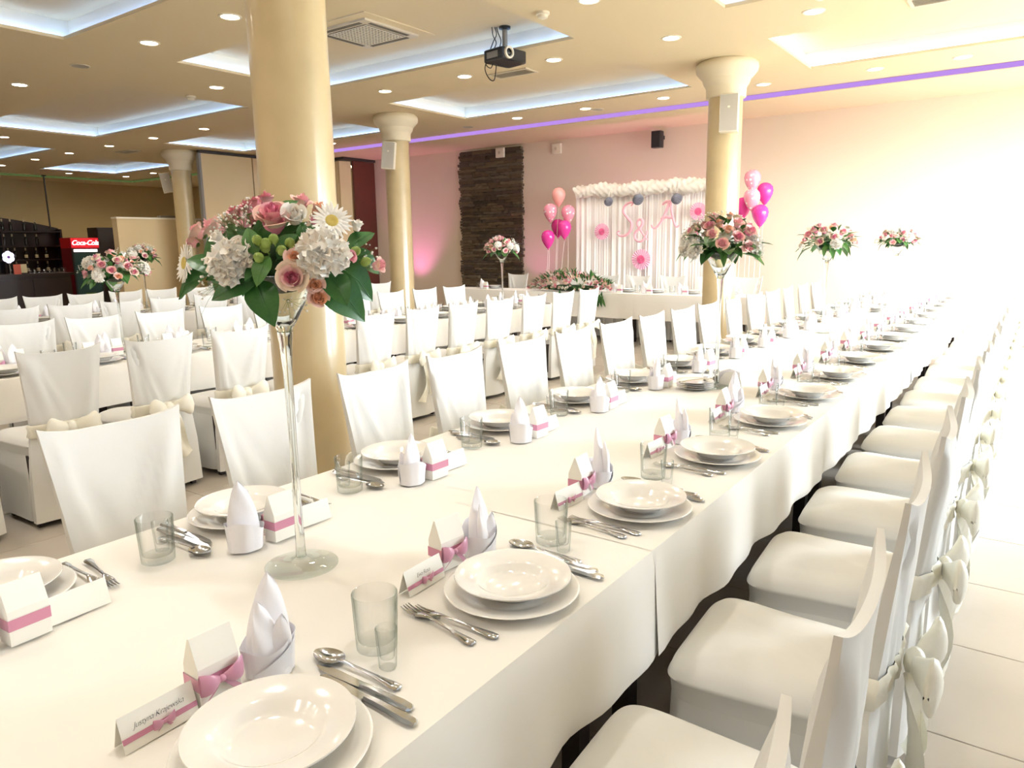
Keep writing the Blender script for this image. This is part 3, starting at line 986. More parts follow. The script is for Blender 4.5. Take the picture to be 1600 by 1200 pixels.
# front table: two rows of cloths meeting along the middle
TX0, TX1, TXM = -1.852, -.693, -1.285
cuts = [-.75, 1.52, 3.58, 5.66, 7.75, 10.35]
for k in range(5):
    a, c = cuts[k], cuts[k + 1]
    table(TX0, TX1, a + .005, c - .005, 'front banquet table, %s section from the camera end, under ivory cloths' % ORD[k + 1])
    ends = ({'S'} if k == 0 else set()) | ({'N'} if k == 4 else set())
    zz = .7465 + .0012 * (k % 2)
    cloth(TXM - .02, TX1, a, c + (.05 if k < 4 else 0), {'E'} | ends, zz + .002, 'ivory tablecloth on the aisle half of the front table, %s from the camera' % ORD[k + 1], k)
    cloth(TX0, TXM + .02, a + (0 if k == 0 else .10), c + (.15 if k < 4 else 0), {'W'} | ends, zz, 'ivory tablecloth on the column half of the front table, %s from the camera' % ORD[k + 1], k + 20, dropw=.205)
ITEM_Z = .7512
c2 = [.4, 2.6, 4.8, 7.75]
for k in range(3):
    table(-5.58, -4.82, c2[k] + .005, c2[k + 1] - .005, 'middle banquet table, %s section from the camera end, under ivory cloth' % ORD[k + 1])
    cloth(-5.58, -4.82, c2[k], c2[k + 1] + (.05 if k < 2 else 0), {'E', 'W'} | ({'S'} if k == 0 else set()) | ({'N'} if k == 2 else set()),
          .7465 + .0015 * (k % 2), 'ivory tablecloth on the middle table, %s from the camera' % ORD[k + 1], k + 40, .26, dropw=.205)
c3 = [1.9, 4.6, 7.9]
for k in range(2):
    table(-9.04, -8.28, c3[k] + .005, c3[k + 1] - .005, 'rear banquet table, %s section from the camera end, under ivory cloth' % ORD[k + 1])
    cloth(-9.04, -8.28, c3[k], c3[k + 1] + (.05 if k < 1 else 0), {'E', 'W'} | ({'S'} if k == 0 else set()) | ({'N'} if k == 1 else set()),
          .7465 + .0015 * (k % 2), 'ivory tablecloth on the rear table, %s from the camera' % ORD[k + 1], k + 50, .26, dropw=.205)
ch = [-8.3, -6.55, -4.8, -3.05]
for k in range(3):
    table(ch[k] + .005, ch[k + 1] - .005, 9.6, 10.14, 'head table, %s section from the stone cladding, under ivory cloth' % ORD[k + 1])
    cloth(ch[k], ch[k + 1] + (.05 if k < 2 else 0), 9.6, 10.14, {'S', 'N'} | ({'W'} if k == 0 else set()) | ({'E'} if k == 2 else set()),
          .7465 + .0015 * (k % 2), 'ivory tablecloth on the head table, %s from the stone cladding' % ORD[k + 1], k + 60, .36)

# ================================================================== TABLEWARE
def plate_mesh(r, h, well, name):
    p = [(0, .003), (well * .8, .003), (well, .004), (well * 1.06, h * .45), (r * .80, h * .62), (r * .985, h * .97), (r, h), (r * .995, h * 1.06),
         (r * .97, h * 1.06), (r * .8, h * .62 + .004), (well * 1.04, h * .45 + .004), (well * .96, .0085), (well * .8, .0075), (0, .0072)]
    b = MB().lathe(p, 56)
    b.lathe([(well * .82, .003), (well * .80, 0), (well * .74, 0), (well * .72, .003)], 40)
    return b.mesh(name, MT['porcelain'], ang=60)
DINNER = plate_mesh(.1415, .020, .088, 'dinner_plate')
def soup_mesh():
    r = .122
    p = [(0, .003), (.055, .003), (.068, .010), (.076, .022), (.084, .027), (.118, .036), (r, .0375), (.1215, .0395), (.117, .039), (.083, .0305),
         (.074, .0255), (.066, .0145), (.055, .0085), (0, .0075)]
    b = MB().lathe(p, 56)
    b.lathe([(.056, .003), (.055, 0), (.05, 0), (.049, .003)], 40)
    return b.mesh('soup_plate', MT['porcelain'], ang=60)
SOUP = soup_mesh()
SIDEP = plate_mesh(.092, .014, .058, 'side_plate')

def ribbon_loft(path):
    """path: list of (x, halfwidth, z, thickness) along +x; closed flat loft"""
    b = MB()
    vs = []
    for x, w_, z_, t_ in path:
        vs += [(x, -w_, z_), (x, -w_ * .6, z_ + t_), (x, w_ * .6, z_ + t_), (x, w_, z_), (x, 0, z_ - t_ * .3)]
    n = len(path)
    fs = [(j * 5 + k, j * 5 + (k + 1) % 5, (j + 1) * 5 + (k + 1) % 5, (j + 1) * 5 + k) for j in range(n - 1) for k in range(5)]
    fs += [(4, 3, 2, 1, 0), tuple((n - 1) * 5 + k for k in range(5))]
    b.add(vs, fs)
    return b
HAND = [(-.100, .005, .0025, .0025), (-.097, .0095, .003, .003), (-.085, .0105, .003, .0035), (-.07, .0075, .004, .003), (-.04, .0045, .0055, .0028), (0, .0035, .007, .0025), (.028, .0035, .0085, .0022)]
def fork_mesh():
    b = ribbon_loft(HAND + [(.04, .0075, .0075, .002), (.052, .0115, .005, .002), (.062, .0125, .0035, .002)])
    for k in range(4):
        y = -.0098 + k * .0065
        b.tube([(.06, y, .0042), (.078, y, .0030), (.092, y, .0045), (.104, y * .97, .008)], [.0022, .002, .0017, .0009], 5)
    return b.mesh('fork', MT['steel'], ang=50)
def spoon_mesh():
    b = ribbon_loft(HAND + [(.04, .005, .0075, .002)])
    def bowl(u, v):
        a = u * 2 * pi
        r = v
        return (.068 + .034 * r * cos(a), (.0215 - .003 * cos(a)) * r * sin(a), .0085 - .0075 * (1 - r * r))
    b.grid(bowl, 20, 6, cu=True)
    b.grid(lambda u, v: tuple(x - (.0009 if i == 2 else 0) for i, x in enumerate(bowl(u, v))), 20, 6, cu=True, flip=True)
    return b.mesh('spoon', MT['steel'], ang=60)
def knife_mesh():
    b = ribbon_loft([(-.112, .004, .003, .003), (-.108, .009, .004, .005), (-.09, .0105, .004, .006), (-.06, .0085, .004, .006), (-.02, .007, .004, .006), (.0, .0065, .004, .005)])
    b.add([(.0, -.007, .003), (.0, .008, .003), (.06, .0105, .003), (.095, .009, .003), (.112, .002, .003), (.105, -.006, .003), (.06, -.0085, .003),
           (.0, -.007, .0055), (.0, .008, .0055), (.06, .0105, .005), (.095, .009, .0045), (.112, .002, .004), (.105, -.006, .0045), (.06, -.0085, .005)],
          [(6, 5, 4, 3, 2, 1, 0), (7, 8, 9, 10, 11, 12, 13)] + [(k, (k + 1) % 7, 7 + (k + 1) % 7, 7 + k) for k in range(7)])
    return b.mesh('knife', MT['steel'], ang=40)
FORK, SPOON, KNIFE = fork_mesh(), spoon_mesh(), knife_mesh()
def glass_mesh(r0_, r1_, h, base, wall, name, m='glass'):
    p = [(0, 0), (r0_ * .92, 0), (r0_, .002), (r1_, h - .002), (r1_ - wall * .5, h), (r1_ - wall, h - .002), (r0_ - wall * 1.2, base + .004), (r0_ - wall * 2, base), (0, base * .92)]
    return MB().lathe(p, 32).mesh(name, MT[m], ang=50)
TUMBLER = glass_mesh(.037, .0415, .108, .018, .0022, 'tumbler')
SHOT = glass_mesh(.0155, .0195, .075, .018, .002, 'shot_glass')

def napkin_meshes(seed):
    R_ = random.Random(seed)
    b = MB()
    ht = .168 + R_.uniform(-.012, .010)
    def blade(h, wy, dx, x0, y0, tilt, lean_, ang):
        ca, sa = cos(ang), sin(ang)
        def fn(u, v):
            a = u * 2 * pi
            q = v
            w_ = wy * (1 + .18 * sin(q * 2.2)) * max(0, 1 - q ** 2.3) ** .75
            d_ = dx * max(0, 1 - q) ** .75 * (1 - .25 * abs(sin(a)) ** 3)
            x, y = d_ * cos(a) + .0018 * sin(3 * a + 9 * q), w_ * sin(a)
            x += x0 + lean_ * q * q
            y += y0 + tilt * q ** 1.6
            return (x * ca - y * sa, x * sa + y * ca, h * q)
        b.grid(fn, 28, 12, cu=True)
    blade(ht, .036, .028, 0, 0, .012, -.010, 0)
    blade(ht * .80, .027, .020, .012, -.008, -.014, -.004, .35)
    blade(ht * .62, .022, .016, .016, .014, .012, .002, -.3)
    body_m = b.mesh('napkin', MT['napkin'], ang=70)
    b = MB()
    def cuff(u, v):
        a = u * 2 * pi
        H = .044 + .024 * abs(sin(a * .5 + .5)) ** 3 + .010 * abs(sin(a * 1.5 + .4))
        r = .0385 + .006 * v * v + .0012 * sin(7 * a)
        return (r * cos(a) * .90, r * sin(a) * 1.06, .001 + H * v)
    b.grid(cuff, 44, 5, cu=True)
    def flap(u, v):                      # folded corner crossing the cuff
        a = -.9 + 1.9 * u
        H = .012 + .050 * u
        r = .0405 + .0045 * v
        return (r * cos(a) * .92, r * sin(a) * 1.07, .002 + H * v)
    b.grid(flap, 12, 4)
    return body_m, b.mesh('cuff', MT['napkin'], ang=70)
NAPS = [napkin_meshes(s_) for s_ in range(4)]

def bow_mesh(sz, m, name='bow', tails=True):
    """small ribbon bow in the YZ plane facing +x"""
    b = MB()
    for sg in (1, -1):
        def loop(u, v):
            a = v * 2 * pi
            w_ = sz * (.12 + .33 * sin(u * pi * .55))
            return (sz * (.10 + .16 * sin(u * pi)) + sz * .10 * sin(a), sg * sz * (.08 + .82 * u), w_ * cos(a) + sz * .12 * u * (1 if sg > 0 else .5))
        b.grid(loop, 5, 8, cv=True)
        if tails:
            b.grid(lambda u, v: (sz * (.12 + .06 * sin(4 * v)), sg * sz * (.1 + .65 * v) + (u - .5) * sz * .22, -sz * (.05 + .75 * v) + (u - .5) * sz * .1), 2, 5)
    b.ball((sz * .14, 0, 0), sz * .15, 8, 6)
    return b.mesh(name, m, ang=70)
def favour_box():
    b = MB()
    hx, hy, h, ht = .021, .036, .068, .116
    b.box((-hx, -hy, 0), (hx, hy, h))
    b.add([(-hx, -hy, h), (hx, -hy, h), (hx, hy, h), (-hx, hy, h), (-.002, -hy, ht), (.002, -hy, ht), (.002, hy, ht), (-.002, hy, ht)],
          [(0, 1, 5, 4), (1, 2, 6, 5), (2, 3, 7, 6), (3, 0, 4, 7), (4, 5, 6, 7)])
    body = b.mesh('carton', MT['card'], smooth=False)
    e = .0012
    b = MB()
    q = [(-hx - e, -hy - e), (hx + e, -hy - e), (hx + e, hy + e), (-hx - e, hy + e)]
    vs = [(x, y, .030) for x, y in q] + [(x, y, .052) for x, y in q]
    b.add(vs, [(k, (k + 1) % 4, 4 + (k + 1) % 4, 4 + k) for k in range(4)])
    band = b.mesh('ribbon', MT['ribbon'], smooth=False)
    bow = bow_mesh(.042, MT['bow_pink'])
    return [('carton', body, None, None), ('ribbon', band, None, None, 'dusty pink ribbon'), ('bow', bow, TR(-hx - e, 0, .041, rz=pi), None, 'dusty pink bow')]
FBOX = favour_box()
def place_card():
    w_, h, d = .059, .052, .016
    b = MB()
    t_ = .0006
    for sg in (1, -1):
        b.add([(sg * d, -w_, 0), (sg * d, w_, 0), (0, w_, h), (0, -w_, h), (sg * (d - t_ * 2), -w_, 0), (sg * (d - t_ * 2), w_, 0), (0, w_, h - t_ * 3), (0, -w_, h - t_ * 3)],
              [(0, 1, 2, 3), (7, 6, 5, 4), (0, 4, 5, 1), (0, 3, 7, 4), (1, 5, 6, 2)])
    body = b.mesh('card', MT['card'], smooth=False)
    a = atan2(d, h)
    b = MB()
    e = .0008
    f = lambda z_: (-(d * (1 - z_ / h)) - e)
    b.add([(f(.013), -w_, .013), (f(.013), w_, .013), (f(.021), w_, .021), (f(.021), -w_, .021)], [(0, 3, 2, 1)])
    rib = b.mesh('ribbon', MT['ribbon'], smooth=False)
    bow = bow_mesh(.019, MT['bow_pink'])
    return [('card', body, None, None), ('ribbon', rib, None, None, 'dusty pink ribbon'), ('bow', bow, TR(f(.018), -.004, .018, rz=pi), None, 'dusty pink bow')]
CARD = place_card()

def text_mesh(cu, name):
    t_ = bpy.data.objects.new('tmp_text', cu)
    COL.objects.link(t_)
    bpy.context.view_layer.update()
    me = bpy.data.meshes.new_from_object(t_.evaluated_get(bpy.context.evaluated_depsgraph_get()))
    me.name = name
    bpy.data.objects.remove(t_)
    bpy.data.curves.remove(cu)
    return me

def letter_on(root, txt, off=0.):
    cu = bpy.data.curves.new('lettering', 'FONT')
    cu.body = txt
    cu.size = .0120
    cu.offset = -.0002
    cu.shear = .35
    cu.align_x = 'CENTER'
    cu.space_character = .92
    cu.materials.append(MT['ink'])
    a = atan2(.016, .052)
    o_ = link('lettering', text_mesh(cu, 'lettering'), root)
    # text plane: x -> -y (reading from the guest side at -x), up along the sloping face
    ux = Vector((0, -1, 0)); uy = Vector((sin(a), 0, cos(a))); uz = ux.cross(uy)
    M = Matrix((ux, uy, uz)).transposed().to_4x4()
    zc = .029
    M.translation = Vector((-(.016 * (1 - zc / .052)) - .0012, off, zc))
    o_.matrix_basis = M

Rs = random.Random(11)
def J(a): return Rs.uniform(-a, a)
def setting(x, y, fdir, where, tname, cutlery=True, glasses=True, text=None, k=0, full=True):
    """fdir: world angle of the guest's forward direction; local +x forward, +y guest's left"""
    B = TR(x, y, ITEM_Z, fdir)
    def put(name, me, lx, ly, label, cat, grp, rz=0, dz=0):
        o_ = link(name, me, None, B @ TR(lx, ly, dz, rz))
        tag(o_, label + ', ' + where, cat, grp + ' on the ' + tname)
        return o_
    put('dinner_plate', DINNER, J(.004), J(.004), 'flat white dinner plate', 'plate', 'dinner plates')
    put('soup_plate', SOUP, J(.006), J(.006), 'white soup plate on top', 'plate', 'soup plates', dz=.0085)
    if cutlery:
        put('fork', FORK, .015 + J(.006), .158 + J(.003), 'inner silver fork', 'fork', 'forks', J(.04))
        put('fork', FORK, .04 + J(.006), .187 + J(.004), 'outer silver fork', 'fork', 'forks', -.12 + J(.05))
        put('knife', KNIFE, -.012 + J(.004), -.162 + J(.002), 'inner silver knife', 'knife', 'knives', J(.03))
        put('knife', KNIFE, .012 + J(.004), -.184 + J(.002), 'outer silver knife', 'knife', 'knives', .03 + J(.03))
        put('spoon', SPOON, .055 + J(.004), -.214 + J(.003), 'silver soup spoon', 'spoon', 'spoons', .02 + J(.04))
    if glasses:
        put('tumbler', TUMBLER, .085 + J(.006), -.283 + J(.006), 'clear glass tumbler', 'glass', 'tumblers')
        if full:
            put('shot_glass', SHOT, .028 + J(.005), -.252 + J(.004), 'small clear shot glass', 'glass', 'shot glasses')
    nb, nc = NAPS[k % 4]
    n = put('folded_napkin', nb, .192 + J(.005), -.125 + J(.008), 'upright folded white napkin', 'napkin', 'napkins', pi + J(.5))
    link('cuff', nc, n)
    r_ = spawn(FBOX, 'favour_box', B @ TR(.205 + J(.005), -.032 + J(.005), 0, J(.12)), 'white favour box with pink ribbon, ' + where, 'gift box', 'favour boxes on the ' + tname)
    if full:
        r_ = spawn(CARD, 'place_card', B @ TR(.188 + J(.005), .068 + J(.005), 0, J(.08)), 'folded name card with pink ribbon, ' + where, 'place card', 'place cards on the ' + tname)
        if text: letter_on(r_, *text)
for k, y in enumerate(YR):
    setting(-.838, y - .005, pi, '%s place from the camera, aisle side of front table' % ORD[k + 1], 'aisle side of the front table',
            text={0: ('Justyna Krajewska', 0), 1: ('Ewa Rosa', .004)}.get(k), k=k)
for k in range(17):
    setting(-1.712, .525 + .587 * k, 0, '%s place from the camera, column side of front table' % ORD[k + 1], 'column side of the front table', k=k + 1)
for k, y in enumerate([1.17, 1.73, 2.28, 2.83, 3.42, 4.03, 4.57, 5.11, 5.67, 6.26, 6.83, 7.39]):
    setting(-4.975, y, pi, '%s place from the camera, near side of middle table' % ORD[k + 1], 'near side of the middle table', k=k, full=False)
for k, y in enumerate([1.65, 2.27, 2.77, 3.32, 3.89, 4.43, 4.97, 5.52, 6.07, 6.64, 7.19]):
    setting(-5.425, y + .28, 0, '%s place from the camera, far side of middle table' % ORD[k + 1], 'far side of the middle table', cutlery=False, k=k, full=False)
for k, y in enumerate([2.85, 3.34, 3.84, 4.34, 4.87, 5.4, 5.93, 6.46, 7.0, 7.55]):
    setting(-8.435, y, pi, '%s place from the camera, near side of rear table' % ORD[k + 1], 'near side of the rear table', cutlery=False, k=k, full=False)
for k, y in enumerate([3.09, 3.58, 4.09, 4.6, 5.13, 5.66, 6.2, 6.73]):
    setting(-8.885, y + .28, 0, '%s place from the camera, far side of rear table' % ORD[k + 1], 'far side of the rear table', cutlery=False, k=k, full=False)
for k, x in enumerate([-7.52, -5.02, -4.55, -4.0, -3.46]):
    setting(x, 9.97, -pi / 2, '%s place from the stone cladding, head table' % ORD[k + 1], 'head table', cutlery=False, k=k, full=False)

# stacks of side plates with shakers and a napkin holder
def shaker_tpl(filling):
    g = MB().lathe([(0, 0), (.019, 0), (.021, .004), (.019, .045), (.016, .052)], 16).mesh('jar', MT['glass'])
    cfill = MB().lathe([(0, .003), (.017, .003), (.0165, .034), (0, .034)], 16).mesh('filling', filling)
    cap = MB().lathe([(.017, .05), (.018, .052), (.017, .066), (.009, .073), (0, .074)], 16).mesh('cap', MT['steel'])
    return [('jar', g, None, None), ('filling', cfill, None, None), ('cap', cap, None, None)]
SALT, PEPPER = shaker_tpl(MT['napkin']), shaker_tpl(mat('ground_pepper', '#5a4a3c', .9))
for si, (x, y, where) in enumerate(((-1.357, 3.44, 'beside the second tall bouquet'), (-1.33, 8.15, 'near the far end of the front table'))):
    for j in range(4):
        o_ = link('side_plate', SIDEP, None, TR(x + J(.003), y + J(.003), ITEM_Z + .0095 * j))
        tag(o_, 'white side plate %s, %s' % (('at stack bottom', 'second up in its stack', 'third up in its stack', 'on stack top')[j], where), 'plate', 'stacked side plates')
    o_ = link('fork', FORK, None, TR(x, y, ITEM_Z + .0375, 1.0))
    tag(o_, 'silver serving fork lying on the plate stack ' + where, 'fork', 'serving forks')
    for j, (t_, nm) in enumerate(((SALT, 'salt'), (PEPPER, 'pepper'))):
        spawn(t_, nm + '_shaker', TR(x - .01 + .05 * j, y + .17 + .01 * j, ITEM_Z), 'small glass %s shaker with steel cap, %s' % (nm, where), 'shaker', 'salt and pepper shakers')
    b = MB()
    arc = lambda yy: [(.055 * cos(pi * i / 12), yy, .072 * sin(pi * i / 12) + .006) for i in range(13)]
    hol = []
    for yy in (-.018, .018):
        p_ = MB()
        pts = [(.058 * cos(pi * i / 14), 0, .075 * sin(pi * i / 14)) for i in range(15)]
        vs = [(a_, yy - .001, c_) for a_, _, c_ in pts] + [(a_, yy + .001, c_) for a_, _, c_ in pts]
        n = len(pts)
        p_.add(vs, [tuple(range(n)), tuple(range(n, 2 * n))[::-1]] + [(k, n + k, n + k + 1, k + 1) for k in range(n - 1)] + [(n - 1, 2 * n - 1, n, 0)])
        hol.append(('side', p_.mesh('side', MT['porcelain'], smooth=False), None, None))
    hol.append(('base', boxmesh('base', (-.058, -.02, 0), (.058, .02, .004), MT['porcelain']), None, None))
    spawn(hol, 'napkin_holder', TR(x + .115, y + .16, ITEM_Z, .5), 'white half-round napkin holder, ' + where, 'napkin holder', 'napkin holders')
    nb = MB()
    for i in range(6):
        yy = -.0135 + i * .0046
        nb.add([(-.052, yy, .005), (.052, yy, .005), (.05, yy + .001, .07), (0, yy, .088), (-.05, yy + .001, .07),
                (-.052, yy + .003, .005), (.052, yy + .003, .005), (.05, yy + .004, .07), (0, yy + .003, .088), (-.05, yy + .004, .07)],
               [(4, 3, 2, 1, 0), (5, 6, 7, 8, 9)] + [(k, (k + 1) % 5, 5 + (k + 1) % 5, 5 + k) for k in range(5)])
    o_ = link('paper_napkins', nb.mesh('paper_napkins', MT['napkin'], smooth=False), None, TR(x + .115, y + .16, ITEM_Z, .5))
    tag(o_, 'white paper napkins standing in the holder ' + where, 'napkins', 'paper napkins', 'stuff')

# ================================================================== FLOWERS
def rose_mesh(seed, mats_, n=17, openn=1.0, nu=6, nv=5):
    """unit rose, radius about 1, axis +z"""
    R_ = random.Random(seed)
    b = MB()
    for i in range(n):
        f = i / (n - 1)
        a0 = i * 2.4 + R_.uniform(-.2, .2)
        wa = 1.25 - .45 * f
        rb = .12 + .62 * f
        top = 1.05 - .42 * f * openn + R_.uniform(-.04, .04)
        mi = 0 if f < .38 else (1 if f < .72 else 2)
        def P(u, v):
            uu = 2 * u - 1
            r = rb * (.30 + .70 * sin(v * pi / 2))
            c = max(0, v - .62) / .38
            r += c * c * (.05 + .26 * f * openn)
            z_ = -.55 + (top + .55) * v - c * c * .16 * f * openn - .20 * uu * uu * v * (1 - .3 * f)
            r *= 1 - .10 * uu * uu * (1 - f)
            r *= 1 - .62 * (1 - f) ** 2 * v * v
            a = a0 + uu * wa
            return (r * cos(a), r * sin(a), z_)
        b.grid(P, nu, nv, mi)
    b.lathe([(0, .60), (.10, .58), (.2, .46), (.36, .22), (.55, -.1), (.4, -.5)], 12, 0)
    for k in range(5):                    # tight spiral heart
        a1 = k * 2.2
        b.grid(lambda u, v: ((.05 + .05 * k) * (1 - .35 * v) * cos(a1 + 2.4 * u), (.05 + .05 * k) * (1 - .35 * v) * sin(a1 + 2.4 * u), .35 + (.62 - .05 * k) * v - .1 * (2 * u - 1) ** 2), 5, 2, 0)
    b.ball((0, 0, -.5), .3, 8, 5, 3, sc=(1, 1, .7))
    return b.mesh('rose', list(mats_) + [MT['stem']], ang=75)
def carnation_mesh(seed, m1, m2, n=52):
    R_ = random.Random(seed)
    b = MB()
    for i in range(n):
        f = (i + .5) / n
        th = math.acos(1 - 1.15 * f)
        a = i * 2.39996
        d = Vector((sin(th) * cos(a), sin(th) * sin(a), cos(th)))
        t1 = d.orthogonal().normalized()
        t1.rotate(Matrix.Rotation(R_.uniform(0, 6.3), 3, d))
        t2 = d.cross(t1)
        w_ = R_.uniform(.34, .5)
        ln = R_.uniform(.88, 1.08)
        bend = R_.uniform(-.5, .5)
        def P(u, v):
            uu = 2 * u - 1
            fr = (.045 * (1 if int(round(u * 8)) % 2 else -1)) * v ** 3
            p = d * (ln * (.15 + .85 * v) - .12 * uu * uu * v + fr)
            p = p + t1 * (uu * w_ * v ** .8) + t2 * (bend * v * v + .16 * sin(uu * 7 + i) * v)
            return (p.x, p.y, p.z * .8)
        b.grid(P, 8, 3, 0 if i % 3 else 1)
    b.ball((0, 0, .05), .78, 14, 8, 0, sc=(1, 1, .78))
    b.ball((0, 0, -.35), .4, 8, 5, 2)
    return b.mesh('carnation', [m1, m2, MT['stem']], ang=80)
def gerbera_meshes(seed):
    R_ = random.Random(seed)
    b = MB()
    for lay, (n, ln, zz) in enumerate(((22, 1.0, 0.0), (20, .86, .04), (16, .55, .07))):
        for k in range(n):
            a = 2 * pi * (k + .5 * lay) / n + R_.uniform(-.05, .05)
            L_ = ln * R_.uniform(.93, 1.04)
            tl = R_.uniform(-.06, .10)
            def P(u, v):
                uu = 2 * u - 1
                r = .22 + (L_ - .22) * v
                w_ = .088 * sin(pi * (.18 + .74 * v)) * (1.15 if lay == 0 else .95)
                z_ = zz + .10 * v + tl * v * v - .05 * v ** 3 - .02 * uu * uu
                return (r * cos(a) - uu * w_ * sin(a), r * sin(a) + uu * w_ * cos(a), z_)
            b.grid(P, 2, 5)
    b.lathe([(0, -.2), (.1, -.18), (.26, -.02), (.22, .0)], 14, 1)
    c = MB().lathe([(.32, .06), (.3, .11), (.22, .14), (.12, .11), (0, .10)], 20).mesh('flower_centre', MT['yel'])
    return b.mesh('gerbera', [MT['wh'], MT['stem']], ang=80), c
def leaf_mesh(seed, m, wid=.3, droop=.25, nu=6, nv=10):
    """unit length leaf from the origin along +y, face up +z"""
    b = MB()
    def P(u, v):
        uu = 2 * u - 1
        w_ = wid * (sin(pi * min(1, v * .97 + .02)) ** .8) * (1.12 - .42 * v)
        if v > .985: w_ = .002
        z_ = .05 * sin(v * pi) - droop * v * v + .10 * abs(uu) * w_ / wid * .8 + .014 * sin(v * 14 + seed) * abs(uu)
        return (uu * w_, v, z_)
    b.grid(P, nu, nv)
    b.tube([(0, -.12, .0), (0, .3, .022), (0, .6, -.0 + .02), (0, .95, .01 - droop * .9)], [.014, .012, .008, .003], 5)
    return b.mesh('leaf', m, ang=80)
def bud_mesh(seed):
    b = MB()
    b.lathe([(0, -1), (.35, -.85), (.62, -.3), (.66, .2), (.5, .7), (.22, 1.0), (0, 1.08)], 12)
    for k in range(3):
        a0 = k * 2.1
        b.grid(lambda u, v: ((.66 * sin(pi * (.12 + .8 * v)) + .06) * cos(a0 + (u - .5) * 1.6), (.66 * sin(pi * (.12 + .8 * v)) + .06) * sin(a0 + (u - .5) * 1.6), -.95 + 2.05 * v), 4, 6)
    b.tube([(0, 0, -1), (.05, .02, -1.9)], .12, 6)
    return b.mesh('bud', MT['budg'], ang=70)
def gyp_mesh(seed):
    R_ = random.Random(seed)
    b = MB()
    for i in range(13):
        d = Vector((R_.gauss(0, .5), R_.gauss(0, .5), R_.uniform(.35, 1.0)))
        b.tube([(0, 0, -.4), tuple(d * .5 + Vector((0, 0, -.05))), tuple(d)], [.012, .01, .008], 4, 1, cap=False)
        b.ball(tuple(d), R_.uniform(.05, .085), 6, 4, 0)
    return b.mesh('babys_breath', [MT['gyp'], MT['stem']], ang=80)
ROSE_P = [rose_mesh(s_, (MT['pk_in'], MT['pk_mid'], MT['pk_out'])) for s_ in (1, 2)]
ROSE_C = [rose_mesh(s_, (MT['pk_in'], MT['cr_mid'], MT['cr_out'])) for s_ in (3, 4)]
ROSE_E = [rose_mesh(s_, (MT['pe_in'], MT['pe_in'], MT['cr_mid']), 12) for s_ in (5, 6)]
ROSE_D = [rose_mesh(s_, (MT['dust'], MT['dust'], MT['pk_mid']), 11) for s_ in (7, 8)]
ROSE_M = [rose_mesh(s_, (MT['pk_mid'], MT['pk_mid'], MT['pk_out']), 12) for s_ in (17, 18)]
ROSE_W = [rose_mesh(s_, (MT['wh2'], MT['wh'], MT['wh']), 10, .7) for s_ in (9, 10)]
ROSE_S = [rose_mesh(20 + s_, ms, 8, .8, 4, 3) for s_, ms in enumerate(((MT['pk_in'], MT['pk_mid'], MT['pk_out']), (MT['wh2'], MT['wh2'], MT['wh']),
          (MT['pe_in'], MT['cr_mid'], MT['cr_out']), (MT['cr_mid'], MT['cr_out'], MT['cr_out']), (MT['dust'], MT['pk_mid'], MT['pk_mid'])))]
CARN = [carnation_mesh(s_, MT['wh'], MT['wh2']) for s_ in (1, 2)]
CARN_S = carnation_mesh(5, MT['wh2'], MT['cr_out'], 20)
GERB = gerbera_meshes(2)
LEAF_B = [leaf_mesh(s_, MT['leaf'], .30, .22 + .08 * s_) for s_ in range(3)]
LEAF_M = [leaf_mesh(s_, MT['leaf2'], .27, .2 + .1 * s_) for s_ in range(2)]
LEAF_N = [leaf_mesh(s_, m_, .15, .25, 4, 7) for s_, m_ in enumerate((MT['leaf'], MT['leaf2'], MT['leaf']))]
BUD = bud_mesh(1)
GYP = [gyp_mesh(s_) for s_ in range(4)]

def along(p, d, s, spin=0., axis='z'):
    """matrix placing a unit flower at p with +z along d"""
    d = Vector(d).normalized()
    q = d.to_track_quat('Z', 'Y').to_matrix().to_4x4()
    return Matrix.Translation(p) @ q @ Matrix.Rotation(spin, 4, 'Z') @ Matrix.Diagonal((s, s, s, 1))
def leafM(p, q, upv=(0, 0, 1), wsc=1., roll=0.):
    p, q = Vector(p), Vector(q)
    y = q - p
    L_ = y.length
    y.normalize()
    u_ = Vector(upv)
    z_ = (u_ - y * u_.dot(y))
    z_ = z_.normalized() if z_.length > .05 else y.orthogonal().normalized()
    x_ = y.cross(z_)
    M = Matrix((x_ * L_ * wsc, y * L_, z_ * L_)).transposed().to_4x4()
    M.translation = p
    return M @ Matrix.Rotation(roll, 4, 'Y')

def vase_tpl():
    base = MB().lathe([(0, .0), (.078, 0), (.082, .002), (.082, .0045), (.06, .007), (.025, .011), (.014, .02), (0, .02)], 40).mesh('foot', MT['glass_g'])
    stem = MB().lathe([(.014, .018), (.0115, .03), (.0095, .10), (.0085, .3), (.010, .45), (.0135, .515), (.016, .53), (.0165, .545)], 18).mesh('stem', MT['vase_solid'])
    core = None
    bowl = MB().lathe([(0, .54), (.014, .54), (.020, .552), (.028, .565), (.052, .61), (.080, .66), (.082, .662), (.0795, .663), (.05, .613), (.026, .57), (.012, .558), (0, .555)], 36).mesh('bowl', MT['vase_solid'])
    return [('foot', base, None, None), ('stem', stem, None, None), ('bowl', bowl, None, None)]
VT = vase_tpl()

